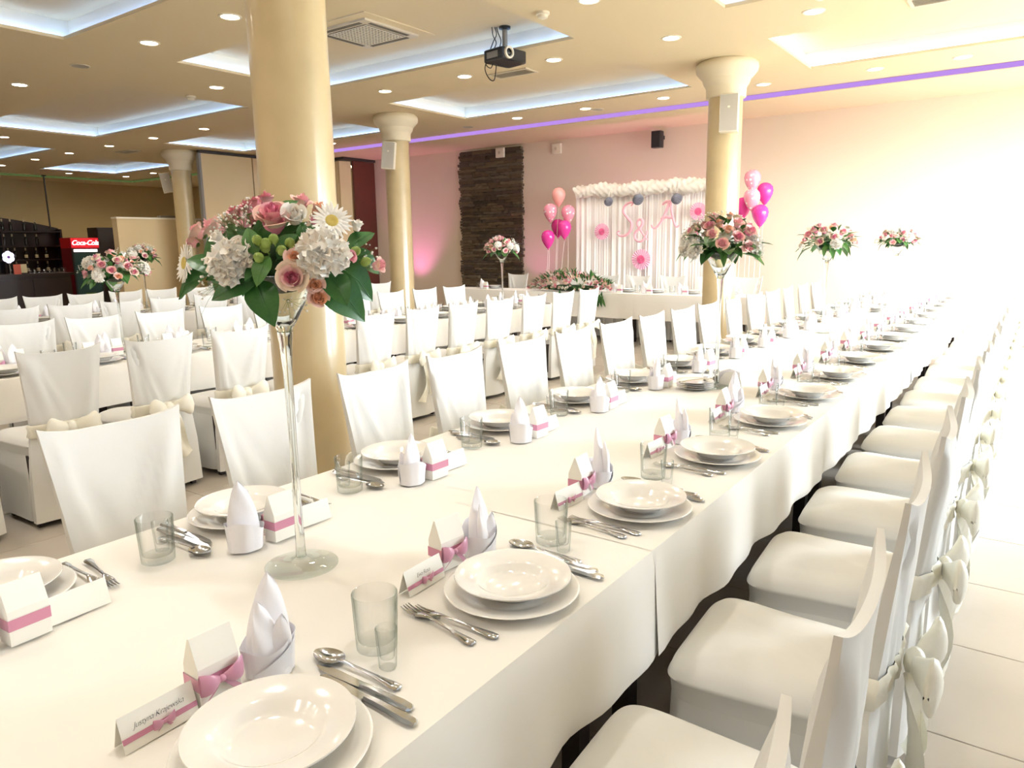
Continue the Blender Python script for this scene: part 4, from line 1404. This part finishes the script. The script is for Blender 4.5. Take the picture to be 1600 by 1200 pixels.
# ---- nearest bouquet: hand laid
VX, VY = -1.323, .996
spawn(VT, 'tall_glass_vase', TR(VX, VY, ITEM_Z), 'tall slender glass vase nearest the camera on the front table', 'vase', 'tall martini-glass vases')
bq = empty('flower_arrangement', TR(VX, VY, ITEM_Z + .648))
tag(bq, 'large nearest bouquet of pink roses, white gerberas and carnations with broad leaves', 'bouquet', 'table bouquets')
link('floral_foam', MB().ball((0, 0, .03), .075, 16, 10, sc=(1, 1, .72)).mesh('floral_foam', MT['foam']), bq)
TOC = Vector((.56, -.80, .18)).normalized()      # roughly towards the near chairs
def fl(name, me, p, s, tow=.5, spin=0., d=None):
    p = Vector(p)
    out = (p - Vector((.0, -.02, .0))).normalized()
    dd = Vector(d) if d else (out * (1 - tow) + TOC * tow)
    return link(name, me, bq, along(p, dd, s, spin))
PX = .00137
fl('rose', ROSE_P[0], (.042, -.039, .124), 31 * PX, .30, .6)
fl('rose', ROSE_C[0], (.124, -.065, .012), 25 * PX, .75, 1.2)
fl('lisianthus', ROSE_W[0], (.077, -.013, .132), 21 * PX, .6)
for p, d_, s_ in (((.131, .035, .123), (.75, -.45, .42), 31), ((-.168, -.114, .042), (-.2, -.93, .15), 32)):
    g = fl('gerbera', GERB[0], p, s_ * PX, d=d_)
    link('flower_centre', GERB[1], g)
fl('carnation', CARN[0], (.010, -.121, .043), 35 * PX, .55)
fl('carnation', CARN[1], (.161, -.021, .058), 36 * PX, .6)
fl('lisianthus', ROSE_W[1], (-.001, -.085, .070), 21 * PX, .3)
fl('rose', ROSE_W[0], (-.033, -.116, .089), 15 * PX, .1)
for nm, me, p, s_, tw in (('rose', ROSE_M[0], (-.088, -.087, .110), 22, .2), ('rose', ROSE_M[1], (-.143, -.090, .105), 17, .2), ('rose', ROSE_M[0], (-.160, -.095, .084), 13, .1),
        ('rose', ROSE_D[0], (-.067, -.052, .143), 14, .3), ('rose', ROSE_D[1], (-.048, -.036, .153), 14, .3), ('rose', ROSE_D[0], (-.060, -.005, .162), 14, .2),
        ('rose', ROSE_D[1], (-.026, -.003, .168), 16, .2), ('rose', ROSE_M[1], (.042, .032, .160), 18, .2), ('rose', ROSE_E[0], (.064, .057, .148), 15, .2),
        ('rose', ROSE_E[1], (.126, -.060, .052), 15, .6), ('rose', ROSE_E[0], (.148, -.032, -.002), 15, .6), ('rose', ROSE_E[1], (.148, -.026, -.027), 17, .5),
        ('rose', ROSE_M[0], (.179, .111, .031), 14, .2), ('rose', ROSE_D[0], (.174, .038, .052), 11, .3)):
    fl(nm, me, p, s_ * PX, tw, Rs.uniform(0, 6))
for p in ((.064, -.097, .086), (.083, -.091, .080), (.090, -.078, .088), (.104, -.072, .066), (.108, -.054, .080), (.078, -.107, .053), (.070, -.085, .072), (.158, .07, .062), (.176, .08, .04)):
    fl('bud', BUD, p, 10.5 * PX, .45, Rs.uniform(0, 6))
fl('lily_bud', ROSE_W[1], (.150, .085, .112), 12 * PX, 0, 0, (.35, .1, .9))
for (p, q, big) in (((-.056, -.11, .025), (-.116, -.145, .066), 0), ((-.105, -.10, .022), (-.190, -.142, -.024), 0), ((.045, -.09, .006), (-.022, -.162, -.012), 1),
        ((.04, -.09, .006), (.103, -.110, -.062), 1), ((.125, -.006, .014), (.214, .040, -.060), 1), ((.130, .03, .04), (.203, .078, -.024), 1), ((.138, .070, .062), (.175, .130, .020), 0),
        ((.150, .060, .064), (.168, .112, .112), 0), ((.055, -.096, .058), (.036, -.100, .114), 2), ((.033, -.018, .140), (.060, .006, .170), 2), ((.085, -.089, .055), (.087, -.128, .004), 2),
        ((.150, .006, .02), (.208, -.008, -.034), 1), ((-.045, -.095, .094), (-.088, -.136, .060), 0), ((.097, -.016, .117), (.122, -.022, .076), 0), ((.05, -.07, .04), (.065, -.13, .03), 0), ((.05, -.03, .06), (.095, -.02, .125), 1), ((.02, -.05, .07), (.03, -.065, .13), 1), ((.08, .0, .07), (.115, .03, .125), 1),
        ((.0, -.02, .09), (.03, .0, .15), 1), ((-.04, -.05, .07), (-.06, -.075, .125), 1), ((.06, -.05, .05), (.11, -.05, .10), 1), ((-.08, -.06, .06), (-.15, -.09, .075), 1), ((.10, -.02, .05), (.15, .01, .10), 1),
        ((.02, -.08, .03), (.06, -.11, .03), 1), ((-.05, -.07, .03), (-.10, -.12, .02), 1), ((.10, .03, .04), (.17, .06, .08), 1)):
    me = LEAF_B[Rs.randrange(3)] if big != 2 else LEAF_M[Rs.randrange(2)]
    ctr = (Vector(p) + Vector(q)) / 2
    link('leaf', me, bq, leafM(p, q, (TOC * .8 + Vector((0, 0, .55))), 1.25 if big else 1.05))
for p in ((-.042, -.073, .139), (.008, -.08, .119), (-.09, -.073, .128), (-.006, -.045, .145), (-.055, -.085, .125), (-.03, -.06, .15), (.119, -.003, .101), (.118, -.019, .089), (-.078, -.133, -.003), (-.048, -.134, .005),
          (.086, -.049, -.046), (.167, .097, .057), (-.10, -.06, .12)):
    p = Vector(p)
    link('babys_breath', GYP[Rs.randrange(4)], bq, along(p - p.normalized() * .02, p + TOC * .03, .034, Rs.uniform(0, 6)))
# the far side of the same bouquet
Rb = random.Random(21)
for i in range(16):
    a = 2.2 + (i * 2.4 % 2.6) - 1.3 + .95 * 0
    a = radians(125) + Rb.uniform(-1.5, 1.5)
    el = Rb.uniform(.05, 1.1)
    p = Vector((.15 * cos(a) * cos(el), .13 * sin(a) * cos(el), .03 + .125 * sin(el)))
    me, nm = Rb.choice(((ROSE_P[1], 'rose'), (ROSE_C[1], 'rose'), (CARN[0], 'carnation'), (ROSE_W[0], 'lisianthus'), (ROSE_M[0], 'rose')))
    link(nm, me, bq, along(p, p.normalized(), Rb.uniform(.022, .038), Rb.uniform(0, 6)))
for i in range(12):
    a = radians(125) + Rb.uniform(-1.7, 1.7)
    p = Vector((.10 * cos(a), .09 * sin(a), .02 + Rb.uniform(-.01, .06)))
    q = p + Vector((cos(a) * .09, sin(a) * .09, Rb.uniform(-.07, .02)))
    link('leaf', Rb.choice(LEAF_B), bq, leafM(p, q, (0, 0, 1), 1.2))

def bouquet(x, y, z0, seed, label, rx=.19, rz=.15, n=30, vs=1.):
    R_ = random.Random(seed)
    spawn(VT, 'tall_glass_vase', TR(x, y, z0, s=(min(1, vs * 1.1), min(1, vs * 1.1), vs)), 'tall slender glass vase ' + label[1], 'vase', 'tall martini-glass vases')
    r_ = empty('flower_arrangement', TR(x, y, z0 + .648 * vs, R_.uniform(0, 6)))
    tag(r_, label[0], 'bouquet', 'table bouquets')
    link('floral_foam', MB().ball((0, 0, .035), .07, 14, 8, sc=(1, 1, .7)).mesh('floral_foam', MT['foam']), r_)
    for i in range(16):          # short leaves hiding the foam
        a = i * 2.39996 + R_.uniform(-.2, .2)
        p = Vector((.045 * cos(a), .045 * sin(a), .03 + .05 * R_.random()))
        q = p + Vector((cos(a) * .11, sin(a) * .11, R_.uniform(-.045, .03)))
        link('leaf', R_.choice(LEAF_B + LEAF_M), r_, leafM(p, q, (0, 0, 1), 1.25))
    bank = [(ROSE_P, 'rose', .030), (ROSE_C, 'rose', .031), (ROSE_W, 'lisianthus', .026), (CARN, 'carnation', .040), (ROSE_D, 'rose', .022), (ROSE_E, 'rose', .023), (ROSE_M, 'rose', .028)]
    for i in range(n):
        f = (i + .5) / n
        el = math.asin(1 - 1.08 * f)
        a = i * 2.39996 + R_.uniform(-.25, .25)
        k_ = R_.uniform(.86, 1.04)
        p = Vector((rx * cos(el) * cos(a) * k_, rx * cos(el) * sin(a) * k_, .035 + rz * sin(el) * k_))
        ms, nm, s_ = R_.choice(bank)
        link(nm, R_.choice(ms), r_, along(p, Vector((p.x, p.y, p.z + .02)), s_ * R_.uniform(1.0, 1.3), R_.uniform(0, 6)))
    for i in range(26):
        a = i * 2.39996 + R_.uniform(-.3, .3)
        e2 = R_.uniform(0, 1)
        p = Vector((rx * .62 * cos(a), rx * .62 * sin(a), .01 + .08 * e2))
        ln = R_.uniform(.09, .15)
        q = p + Vector((cos(a) * ln * .85, sin(a) * ln * .85, R_.uniform(-.10, .05) + .04 * e2))
        link('leaf', R_.choice(LEAF_N + LEAF_M), r_, leafM(p, q, (0, 0, 1), 1.15))
    for i in range(14):
        a = i * 2.39996
        el = R_.uniform(.1, 1.4)
        p = Vector((rx * .80 * cos(el) * cos(a), rx * .80 * cos(el) * sin(a), .035 + rz * .8 * sin(el)))
        q = p * 1.28 + Vector((R_.uniform(-.03, .03), R_.uniform(-.03, .03), .01))
        link('leaf', R_.choice(LEAF_B + LEAF_M), r_, leafM(p, q, Vector((0, 0, 1)) + p * 2, 1.2))
    for i in range(9):
        a = R_.uniform(0, 6.3)
        el = R_.uniform(.3, 1.4)
        p = Vector((rx * cos(el) * cos(a), rx * cos(el) * sin(a), .03 + rz * sin(el)))
        link('babys_breath', R_.choice(GYP), r_, along(p, p, .04, R_.uniform(0, 6)))
    return r_
bouquet(-1.285, 3.54, ITEM_Z, 31, ('round bouquet of blush roses and green leaves before the golden column', 'second from the camera on the front table'), .18, .15, 30)
bouquet(-1.375, 6.1, ITEM_Z, 32, ('leafy pink rose bouquet, third from the camera on the front table', 'third from the camera on the front table'), .20, .15, 26)
bouquet(-1.30, 8.9, ITEM_Z, 33, ('small looking leafy rose bouquet, furthest along the front table', 'furthest along the front table'), .20, .13, 26)
bouquet(-5.36, 2.63, ITEM_Z, 34, ('bouquet of cream and pink roses on the middle table before the bar', 'on the middle table before the bar'), .20, .15, 32, .79)
bouquet(-5.13, 6.95, ITEM_Z, 35, ('rounded bouquet of small roses before the stone cladding', 'on the middle table before the stone cladding'), .19, .15, 40, .94)
bouquet(-8.63, 4.57, ITEM_Z, 36, ('bouquet peeping out behind another one, on the rear table', 'on the rear table near the bar'), .17, .14, 26, .92)

# ---- long garland on the head table
gr = empty('flower_garland', TR(-5.93, 9.80, ITEM_Z))
tag(gr, 'long garland of small cream and pink roses on the head table', 'flower garland')
Rg = random.Random(77)
link('floral_foam', MB().ball((0, 0, .05), .2, 20, 10, sc=(3.0, .45, .24)).mesh('floral_foam', MT['foam']), gr)
for i in range(230):
    u = Rg.uniform(-1, 1)
    th = Rg.uniform(-.15, pi * .72)
    env = (1 - abs(u) ** 2.2)
    p = Vector((.74 * u, -(.06 + .14 * env) * cos(th), .035 + (.05 + .21 * env) * sin(max(th, .02)) * Rg.uniform(.75, 1)))
    d_ = Vector((u * .5, -cos(th), sin(max(th, .1)) + .2))
    link('rose', Rg.choice(ROSE_S), gr, along(p, d_, Rg.uniform(.022, .034), Rg.uniform(0, 6)))
for i in range(190):
    u = Rg.uniform(-1.02, 1.02)
    th = Rg.uniform(-.2, pi * .75)
    env = max(.1, 1 - abs(u) ** 2.2)
    p = Vector((.70 * u, -(.05 + .13 * env) * cos(th), .04 + (.04 + .18 * env) * sin(max(th, .05))))
    d_ = Vector((u * .7 + Rg.uniform(-.5, .5), -cos(th) + Rg.uniform(-.3, .3), sin(max(th, .05)) + Rg.uniform(-.1, .5))).normalized()
    q = p + d_ * Rg.uniform(.07, .13)
    link('leaf', Rg.choice(LEAF_N), gr, leafM(p, q, (0, 0, 1), 1.1))
for i in range(26):          # trailing front greenery
    u = Rg.choice((Rg.uniform(-.1, .25), Rg.uniform(.75, 1.05)))
    p = Vector((.74 * u, -.25 - Rg.uniform(0, .02), .03 - Rg.uniform(0, .13)))
    q = p + Vector((Rg.uniform(-.05, .05), -Rg.uniform(.01, .03), -Rg.uniform(.08, .14)))
    link('leaf', Rg.choice(LEAF_N), gr, leafM(p, q, (0, -1, .2), 1.1))

# ================================================================== PINK BACKDROP AND BALLOONS
BX0, BX1, BY, BT = -6.62, -4.02, 11.2, 2.42
bd = empty('curtain_backdrop', TR(BX0, BY, 0))
tag(bd, 'white voile curtain backdrop with ruffled top behind the head table', 'backdrop')
WB = BX1 - BX0
def fold_fn(x0, x1, seed, amp=.02):
    def fn(u, v):
        x = x0 + (x1 - x0) * u
        return (x + .008 * sin(x * 60 + seed), amp * sin(x * 47 + 2.2 * sin(x * 6.3 + seed)) * (.6 + .4 * v) * (.55 + .45 * sin(x * 11)) + .004 * sin(x * 131), .01 + (BT - .05) * (1 - v))
    return fn
for k in range(4):
    a, c = WB * k / 4, WB * (k + 1) / 4
    link('curtain_panel', MB().grid(fold_fn(a, c + .01, k), 90, 6).mesh('curtain_panel', MT['curtain'], ang=80), bd)
for x in (-.03, WB + .03):
    link('post', MB().tube([(x, .02, 0), (x, .02, BT)], .022, 10).mesh('post', MT['curtain']), bd)
link('crossbar', MB().tube([(-.05, .02, BT - .03), (WB + .05, .02, BT - .03)], .018, 10).mesh('crossbar', MT['curtain']), bd)
Rr = random.Random(9)
rf = MB()
def ruff(u, v):
    x = WB * u - .02
    a = v * 2 * pi
    r = .10 + .016 * sin(x * 9 + 2 * a) + .016 * sin(x * 29 + 3 * a + 1) + .012 * sin(x * 61 - 4 * a)
    return (x + .03 * sin(a * 2 + x * 12), -.03 + r * .8 * cos(a), BT - .09 + r * 1.05 * sin(a) + .008 * sin(x * 5))
rf.grid(ruff, 110, 18, cv=True)
link('ruffle', rf.mesh('ruffle', MT['tulle'], ang=80), bd, None)
# honeycomb paper balls
def pom_mesh():
    b = MB()
    n = 22
    for k in range(n):
        a = 2 * pi * k / n
        da = pi / n * .7
        vs, fs = [], []
        m_ = 10
        for i in range(m_ + 1):
            t_ = pi * i / m_
            vs += [(cos(a) * sin(t_), sin(a) * sin(t_), cos(t_)), (.80 * cos(a + da) * sin(t_), .80 * sin(a + da) * sin(t_), .97 * cos(t_)), (cos(a + 2 * da / .7 * .99) * sin(t_), sin(a + 2 * da / .7 * .99) * sin(t_), cos(t_))]
        for i in range(m_):
            fs += [(3 * i, 3 * i + 3, 3 * i + 4, 3 * i + 1), (3 * i + 1, 3 * i + 4, 3 * i + 5, 3 * i + 2)]
        b.add(vs, fs)
    return b.mesh('paper_ball', MT['pom'], smooth=False)
PM = pom_mesh()
for k, (x, z_, r) in enumerate(((-5.93, 2.14, .075), (-5.40, 2.15, .09), (-4.74, 2.13, .088))):
    t = [('ball', PM, TR(0, 0, 0, 0, radians(80), 0, r), None), ('thread', MB().tube([(0, 0, r * .9), (0, .05, BT - z_ - .1)], .003, 5).mesh('thread', MT['bstring']), None, None)]
    spawn(t, 'paper_pompom', TR(x, BY - .19, z_), 'grey honeycomb paper ball on the white backdrop, %s from the stone cladding' % ORD[k + 1], 'paper ball', 'grey paper balls')
def fan_meshes():
    out = []
    for (ra, rb_, m_, yy) in ((.03, 1.0, MT['fan1'], 0), (.0, .42, MT['fan2'], -.06)):
        b = MB()
        n = 48
        vs = [(0, yy - .02, 0)] if ra == 0 else []
        for k in range(n):
            a = 2 * pi * k / n
            dz = .07 if k % 2 else -.02
            vs += [(max(ra, .03) * cos(a), yy, max(ra, .03) * sin(a)), (rb_ * cos(a) * (1 if k % 2 else .93), yy + dz - .03, rb_ * sin(a) * (1 if k % 2 else .93))]
        o_ = 1 if ra == 0 else 0
        fs = [(o_ + 2 * k, o_ + 2 * k + 1, o_ + 2 * ((k + 1) % n) + 1, o_ + 2 * ((k + 1) % n)) for k in range(n)]
        b.add(vs, fs)
        out.append(b.mesh('paper_rosette', m_, smooth=False))
    return out
FN = fan_meshes()
for k, (x, z_, r, lab) in enumerate(((-6.10, 1.66, .14, 'pink folded paper fan near the outer edge of the backdrop'), (-5.37, 1.20, .17, 'pink folded paper fan low on the backdrop under the ampersand'),
                                     (-4.42, 1.93, .14, 'pink folded paper fan half hidden by the golden column'))):
    t = [('outer_fan', FN[0], TR(s=r), None), ('inner_fan', FN[1], TR(s=r), None, 'hot pink centre')]
    spawn(t, 'paper_fan', TR(x, BY - .10, z_), lab, 'paper fan', 'pink paper fans')
def stroke(pts, r=.022):
    """smooth polyline through points (x,z) as a flat raised ribbon letter"""
    P_ = []
    n = len(pts)
    for i in range(n - 1):
        p0, p1, p2, p3 = pts[max(i - 1, 0)], pts[i], pts[i + 1], pts[min(i + 2, n - 1)]
        for s_ in range(6):
            t_ = s_ / 6
            c = [.5 * ((2 * p1[k]) + (-p0[k] + p2[k]) * t_ + (2 * p0[k] - 5 * p1[k] + 4 * p2[k] - p3[k]) * t_ ** 2 + (-p0[k] + 3 * p1[k] - 3 * p2[k] + p3[k]) * t_ ** 3) for k in (0, 1)]
            P_.append((c[0], 0, c[1]))
    P_.append((pts[-1][0], 0, pts[-1][1]))
    return P_
def letter(name, strokes, x, z_, s, lab):
    b = MB()
    for st in strokes:
        pts = [(p[0] * s, p[1], p[2] * s) for p in stroke(st)]
        n = len(pts)
        b.tube(pts, [.012 + .011 * sin(pi * i / (n - 1)) for i in range(n)], 8)
    o_ = link(name, b.mesh(name, MT['letter']), None, TR(x, BY - .14, z_))
    tag(o_, lab, 'letter', 'pink monogram letters')
letter('monogram_letter', [[(.34, .92), (.40, 1.0), (.30, 1.02), (.12, .92), (.08, .74), (.22, .56), (.36, .40), (.34, .18), (.16, .02), (-.06, .02), (-.12, .12), (-.04, .17)]], -5.72, 1.58, .52, 'pink script letter S on the white backdrop')
letter('monogram_letter', [[(-.50, .12), (-.42, .0), (-.24, .04), (.0, .36), (.16, .72), (.26, 1.0), (.34, .66), (.44, .26), (.56, .02), (.68, .06)], [(-.10, .34), (.14, .40), (.46, .34)], [(.26, 1.0), (.10, .98), (-.04, .88)]], -4.98, 1.70, .40, 'pink script letter A on the white backdrop')
letter('monogram_letter', [[(.55, .06), (.40, .22), (.18, .52), (.04, .74), (.10, .94), (.24, .96), (.30, .80), (.16, .58), (-.04, .40), (-.06, .14), (.12, .0), (.34, .06), (.50, .30), (.52, .46)]], -5.44, 1.49, .36, 'pink ampersand between the letters on the backdrop')

def balloon_tpl(m_, ln, sw):
    prof = [(0, -.165), (.012, -.16), (.03, -.145), (.075, -.085), (.108, -.015), (.118, .045), (.105, .10), (.068, .14), (.03, .155), (0, .158)]
    body = MB().lathe(prof, 24).mesh('balloon_body', m_, ang=80)
    knot = MB().lathe([(0, -.165), (.006, -.166), (.012, -.182), (0, -.178)], 10).mesh('knot', m_)
    st = MB().tube([(sw * sin(2.2 * i / 10) * .3, 0, -.18 - ln * i / 10) for i in range(11)], .0035, 5).mesh('string', MT['bstring'])
    return [('balloon_body', body, None, None), ('knot', knot, None, None), ('string', st, None, None, 'white string')]
for side, items in (('bunch between stone and curtain', (('salmon', 'bal_light', -6.89, 2.26, 0, 'topmost plain salmon pink balloon'), ('dot', 'bal_dot', -7.03, 2.00, -.05, 'dotted pink balloon nearest the stone cladding'),
                     ('dot', 'bal_dot', -6.76, 1.97, .10, 'dotted pink balloon nearest the curtain'), ('hot', 'bal_hot', -6.98, 1.74, .12, 'magenta balloon tucked behind two others'), ('hot', 'bal_hot', -6.76, 1.71, -.02, 'magenta balloon on the curtain side'),
                     ('hot', 'bal_hot', -7.02, 1.55, -.14, 'lowest magenta balloon'))),
                    ('bunch beyond the column', (('dot', 'bal_dot', -3.57, 2.33, 0, 'topmost dotted pink balloon'), ('hot', 'bal_hot', -3.43, 2.15, .16, 'magenta balloon showing behind the dotted ones'), ('dot', 'bal_dot', -3.54, 2.06, -.08, 'second dotted pink balloon'),
                     ('hot', 'bal_hot', -3.72, 1.95, .08, 'magenta balloon half hidden by the column'), ('hot', 'bal_hot', -3.42, 1.83, -.05, 'lowest magenta balloon')))):
    for k, (nm, mk, x, z_, dy, lab) in enumerate(items):
        t = balloon_tpl(MT[mk], z_ - .18 - .55, .1 * (k - 2))
        spawn(t, 'balloon', TR(x, 11.0 + dy, z_, k), '%s, %s' % (lab, side), 'balloon', 'balloon bunch ' + side)
WT = [('block', MB().lathe([(0, 0), (.07, 0), (.075, .02), (.07, .5), (.02, .54), (0, .54)], 14).mesh('block', MT['bal_hot']), None, None),
      ('hook', MB().tube([(0, 0, .53), (.02, 0, .56), (0, 0, .58)], .006, 6).mesh('hook', MT['grey']), None, None)]
spawn(WT, 'balloon_weight', TR(-6.92, 11.0, 0), 'pink weight holding the balloons beside the curtain edge', 'balloon weight')
spawn(WT, 'balloon_weight', TR(-3.55, 11.0, 0), 'pink weight holding the balloons right of the column', 'balloon weight')

# ================================================================== BAR
bar = empty('bar_counter', TR(-18.6, 3.9, 0))
tag(bar, 'long dark wenge bar counter', 'bar counter')
link('counter_top', boxmesh('counter_top', (-.62, -.05, .93), (.08, 4.25, .98), MT['barwood']), bar)
link('front', boxmesh('front', (-.05, 0, .08), (0, 4.2, .93), MT['barwood']), bar)
link('plinth', boxmesh('plinth', (-.5, .05, 0), (-.04, 4.15, .08), MT['black']), bar)
link('end_panel', boxmesh('end_panel', (-.6, 4.15, .08), (-.05, 4.2, .93), MT['barwood']), bar)
for k in range(5):
    link('front_panel', boxmesh('front_panel', (0, .06 + k * .83, .18), (.018, .80 + k * .83, .86), MT['barwood']), bar)
shf = empty('bar_shelf', TR(-21.0, 6.2, 0))
tag(shf, 'dark arched bottle shelf behind the bar', 'shelf unit')
ab = MB()
N_ = 20
pts = [(2.75 * i / N_, 2.06 + .34 * (1 - (i / N_ * 1.0) ** 2 * 1.0)) for i in range(N_ + 1)]
vs = [(0, y, 2.02) for y, z_ in pts] + [(0, y, z_) for y, z_ in pts] + [(.06, y, 2.02) for y, z_ in pts] + [(.06, y, z_) for y, z_ in pts]
n = N_ + 1
fs = []
for i in range(N_):
    fs += [(i, i + 1, n + i + 1, n + i), (2 * n + i, 3 * n + i, 3 * n + i + 1, 2 * n + i + 1), (n + i, n + i + 1, 3 * n + i + 1, 3 * n + i), (i, 2 * n + i, 2 * n + i + 1, i + 1)]
ab.add(vs, fs)
link('arch', ab.mesh('arch', MT['barwood'], smooth=False), shf)
link('back_panel', boxmesh('back_panel', (0, 0, .0), (.03, 2.72, 2.03), MT['barwood']), shf)
for y in (0, 1.34, 2.69):
    link('upright', boxmesh('upright', (.03, y, 0), (.30, y + .04, 2.03), MT['barwood']), shf)
SHZ = [.95, 1.28, 1.62, 1.98]
for z_ in SHZ:
    link('shelf_board', boxmesh('shelf_board', (.03, .04, z_ - .03), (.32, 2.69, z_), MT['barwood']), shf)
bb = MB().lathe([(0, 0), (.036, 0), (.038, .01), (.038, .16), (.032, .19), (.015, .215), (.0135, .27), (.016, .275), (.016, .285), (0, .286)], 14).mesh('bottle_body', MT['bottle'])
bl = MB().lathe([(.0385, .04), (.0388, .042), (.0388, .118), (.0385, .12)], 14).mesh('label_paper', MT['bottlelab'])
bc = MB().lathe([(.0155, .225), (.0165, .228), (.0175, .285), (0, .29)], 12).mesh('cap', MT['bottlecap'])
BOT = [('bottle_body', bb, None, None), ('label_paper', bl, None, None), ('cap', bc, None, None)]
BOT2 = [('bottle_body', bb, None, None), ('cap', bc, None, None)]
for si, z_ in enumerate(SHZ):
    ysb = [1.15, 1.4, 1.62, 1.86, 2.1, 2.33] if si in (0, 1) else [1.12, 1.35, 1.6, 1.9, 2.15]
    for k, y in enumerate(ysb):
        if abs(y - 1.36) < .05: y += .07
        spawn(BOT if (si in (0, 1) and k > 2) else BOT2, 'bottle', TR(-20.78, 6.2 + y, z_), 'dark bottle on the %s bar shelf from the bottom, %s towards the fridge' % (ORD[si + 1], ORD[k + 1]), 'bottle', 'bottles on the bar shelf')
wd = MB().tube([(0, 0, -.28), (0, .0, 1.05)], .02, 8).mesh('rod', MT['dark_rail'])
spawn([('rod', wd, None, None), ('bracket', boxmesh('bracket', (-.04, -.04, 1.03), (.04, .04, 1.06), MT['dark_rail']), None, None)], 'shelf_support_rod', TR(-20.9, 8.75, 2.32), 'thin dark rod from the bar shelf up to the ceiling', 'rod')
# drinks fridge
fr = empty('drinks_fridge', TR(-19.75, 8.68, 0))
tag(fr, 'red drinks fridge with lit sign beside the bar', 'fridge')
link('cabinet', boxmesh('cabinet', (-.55, 0, 0), (0, .68, 1.54), mat('fridge_dark_red', '#6a0f18', .4)), fr)
hd = link('header', boxmesh('header', (-.55, 0, 1.54), (.012, .68, 1.80), MT['red']), fr)
link('sign_panel', boxmesh('sign_panel', (.013, .01, 1.55), (.02, .67, 1.79), MT['redlit']), hd)
cu = bpy.data.curves.new('lettering', 'FONT')
cu.body = 'Coca-Cola'; cu.size = .165; cu.shear = .3; cu.align_x = 'CENTER'; cu.extrude = .003; cu.space_character = .9
cu.materials.append(MT['whitelit'])
lt = link('lettering', text_mesh(cu, 'lettering'), hd)
lt.matrix_basis = Matrix(((0, 0, 1, .026), (1, 0, 0, .34), (0, 1, 0, 1.62), (0, 0, 0, 1)))
link('light_tube', boxmesh('light_tube', (.002, .06, 1.45), (.02, .62, 1.51), MT['whitelit']), fr)
dr = link('glass_door', boxmesh('glass_door', (.001, .04, .12), (.02, .64, 1.44), MT['fridge_in']), fr)
link('door_frame', MB().box((.0, 0, .06), (.03, .04, 1.54)).box((.0, .64, .06), (.03, .68, 1.54)).box((0, .04, .06), (.03, .64, .12)).mesh('door_frame', MT['black'], smooth=False), fr)
for k in range(3):
    link('drink_row', boxmesh('drink_row', (.02, .22 + .05 * k, .30 + k * .34), (.028, .48, .42 + k * .34), MT['greenpk']), fr)
tc_ = empty('tall_cabinet', TR(-19.9, 9.42, 0))
tag(tc_, 'tall dark brown cabinet next to the drinks fridge', 'cabinet')
link('carcass', boxmesh('carcass', (-.5, 0, 0), (0, .55, 2.06), MT['barwood']), tc_)
link('door', boxmesh('door', (0, .02, .08), (.02, .53, 2.04), MT['barwood']), tc_)
link('handle', MB().tube([(.03, .08, 1.0), (.05, .08, 1.02), (.05, .08, 1.18), (.03, .08, 1.2)], .008, 6).mesh('handle', MT['grey']), tc_)
# things on the counter
gl = MB().lathe([(0, .11), (.03, .11), (.033, .10), (.026, 0), (.022, 0), (.024, .09), (0, .10)], 12).mesh('bar_glass', MT['tint_glass'])
for k in range(16):
    o_ = link('bar_glass', gl, None, TR(-18.72 - .08 * (k % 2), 7.28 + .052 * k, .98))
    tag(o_, 'upturned glass on the bar, %s of the row towards the fridge' % ORD[k + 1], 'glass', 'upturned glasses on the bar')
sg = empty('lit_sign', TR(-18.8, 6.93, .98))
tag(sg, 'small glowing white cloud-shaped sign on the bar', 'sign')
b = MB()
for k in range(6):
    b.lathe([(0, -.01), (.062, -.01), (.066, 0), (.062, .01), (0, .01)], 16, 0, (.07 * cos(k * pi / 3), .06 * sin(k * pi / 3), 0))
b.lathe([(0, -.012), (.08, -.012), (.08, .012), (0, .012)], 16)
link('shade', b.mesh('shade', MT['signlit']), sg, TR(0, 0, .38, 0, 0, pi / 2))
link('stand', MB().tube([(0, 0, 0), (0, 0, .27)], .012, 8).mesh('stand', MT['grey']), sg)
link('print', MB().lathe([(0, .0), (.035, 0), (.035, .003), (0, .003)], 6).mesh('print', MT['violet']), sg, TR(.013, 0, .38, 0, 0, pi / 2))
link('foot', MB().lathe([(0, 0), (.05, 0), (.05, .012), (0, .014)], 14).mesh('foot', MT['grey']), sg)
mn = empty('menu_stand', TR(-18.62, 6.93, .98))
tag(mn, 'red and cream menu card standing on the bar', 'menu card')
link('cover', boxmesh('cover', (0, 0, 0), (.012, .14, .22), MT['menu_red']), mn, TR(0, 0, 0, -.15))
link('page', boxmesh('page', (0, 0, .03), (.012, .13, .22), MT['bottlelab']), mn, TR(.02, .14, 0, .2))
bk = empty('bread_basket', TR(-18.8, 6.45, .98))
tag(bk, 'basket of brown bread on the bar', 'basket')
link('basket', MB().lathe([(0, .005), (.12, .005), (.17, .06), (.165, .062), (.115, .012), (0, .012)], 20).mesh('basket', MT['tabletop']), bk)
for k in range(4):
    link('bread_roll', MB().ball((0, 0, 0), .06, 10, 6, sc=(1.2, 1, .7)).mesh('bread_roll', MT['bread']), bk, TR(.06 * cos(k * 1.6), .07 * sin(k * 1.6), .075 + .012 * (k % 2), k))
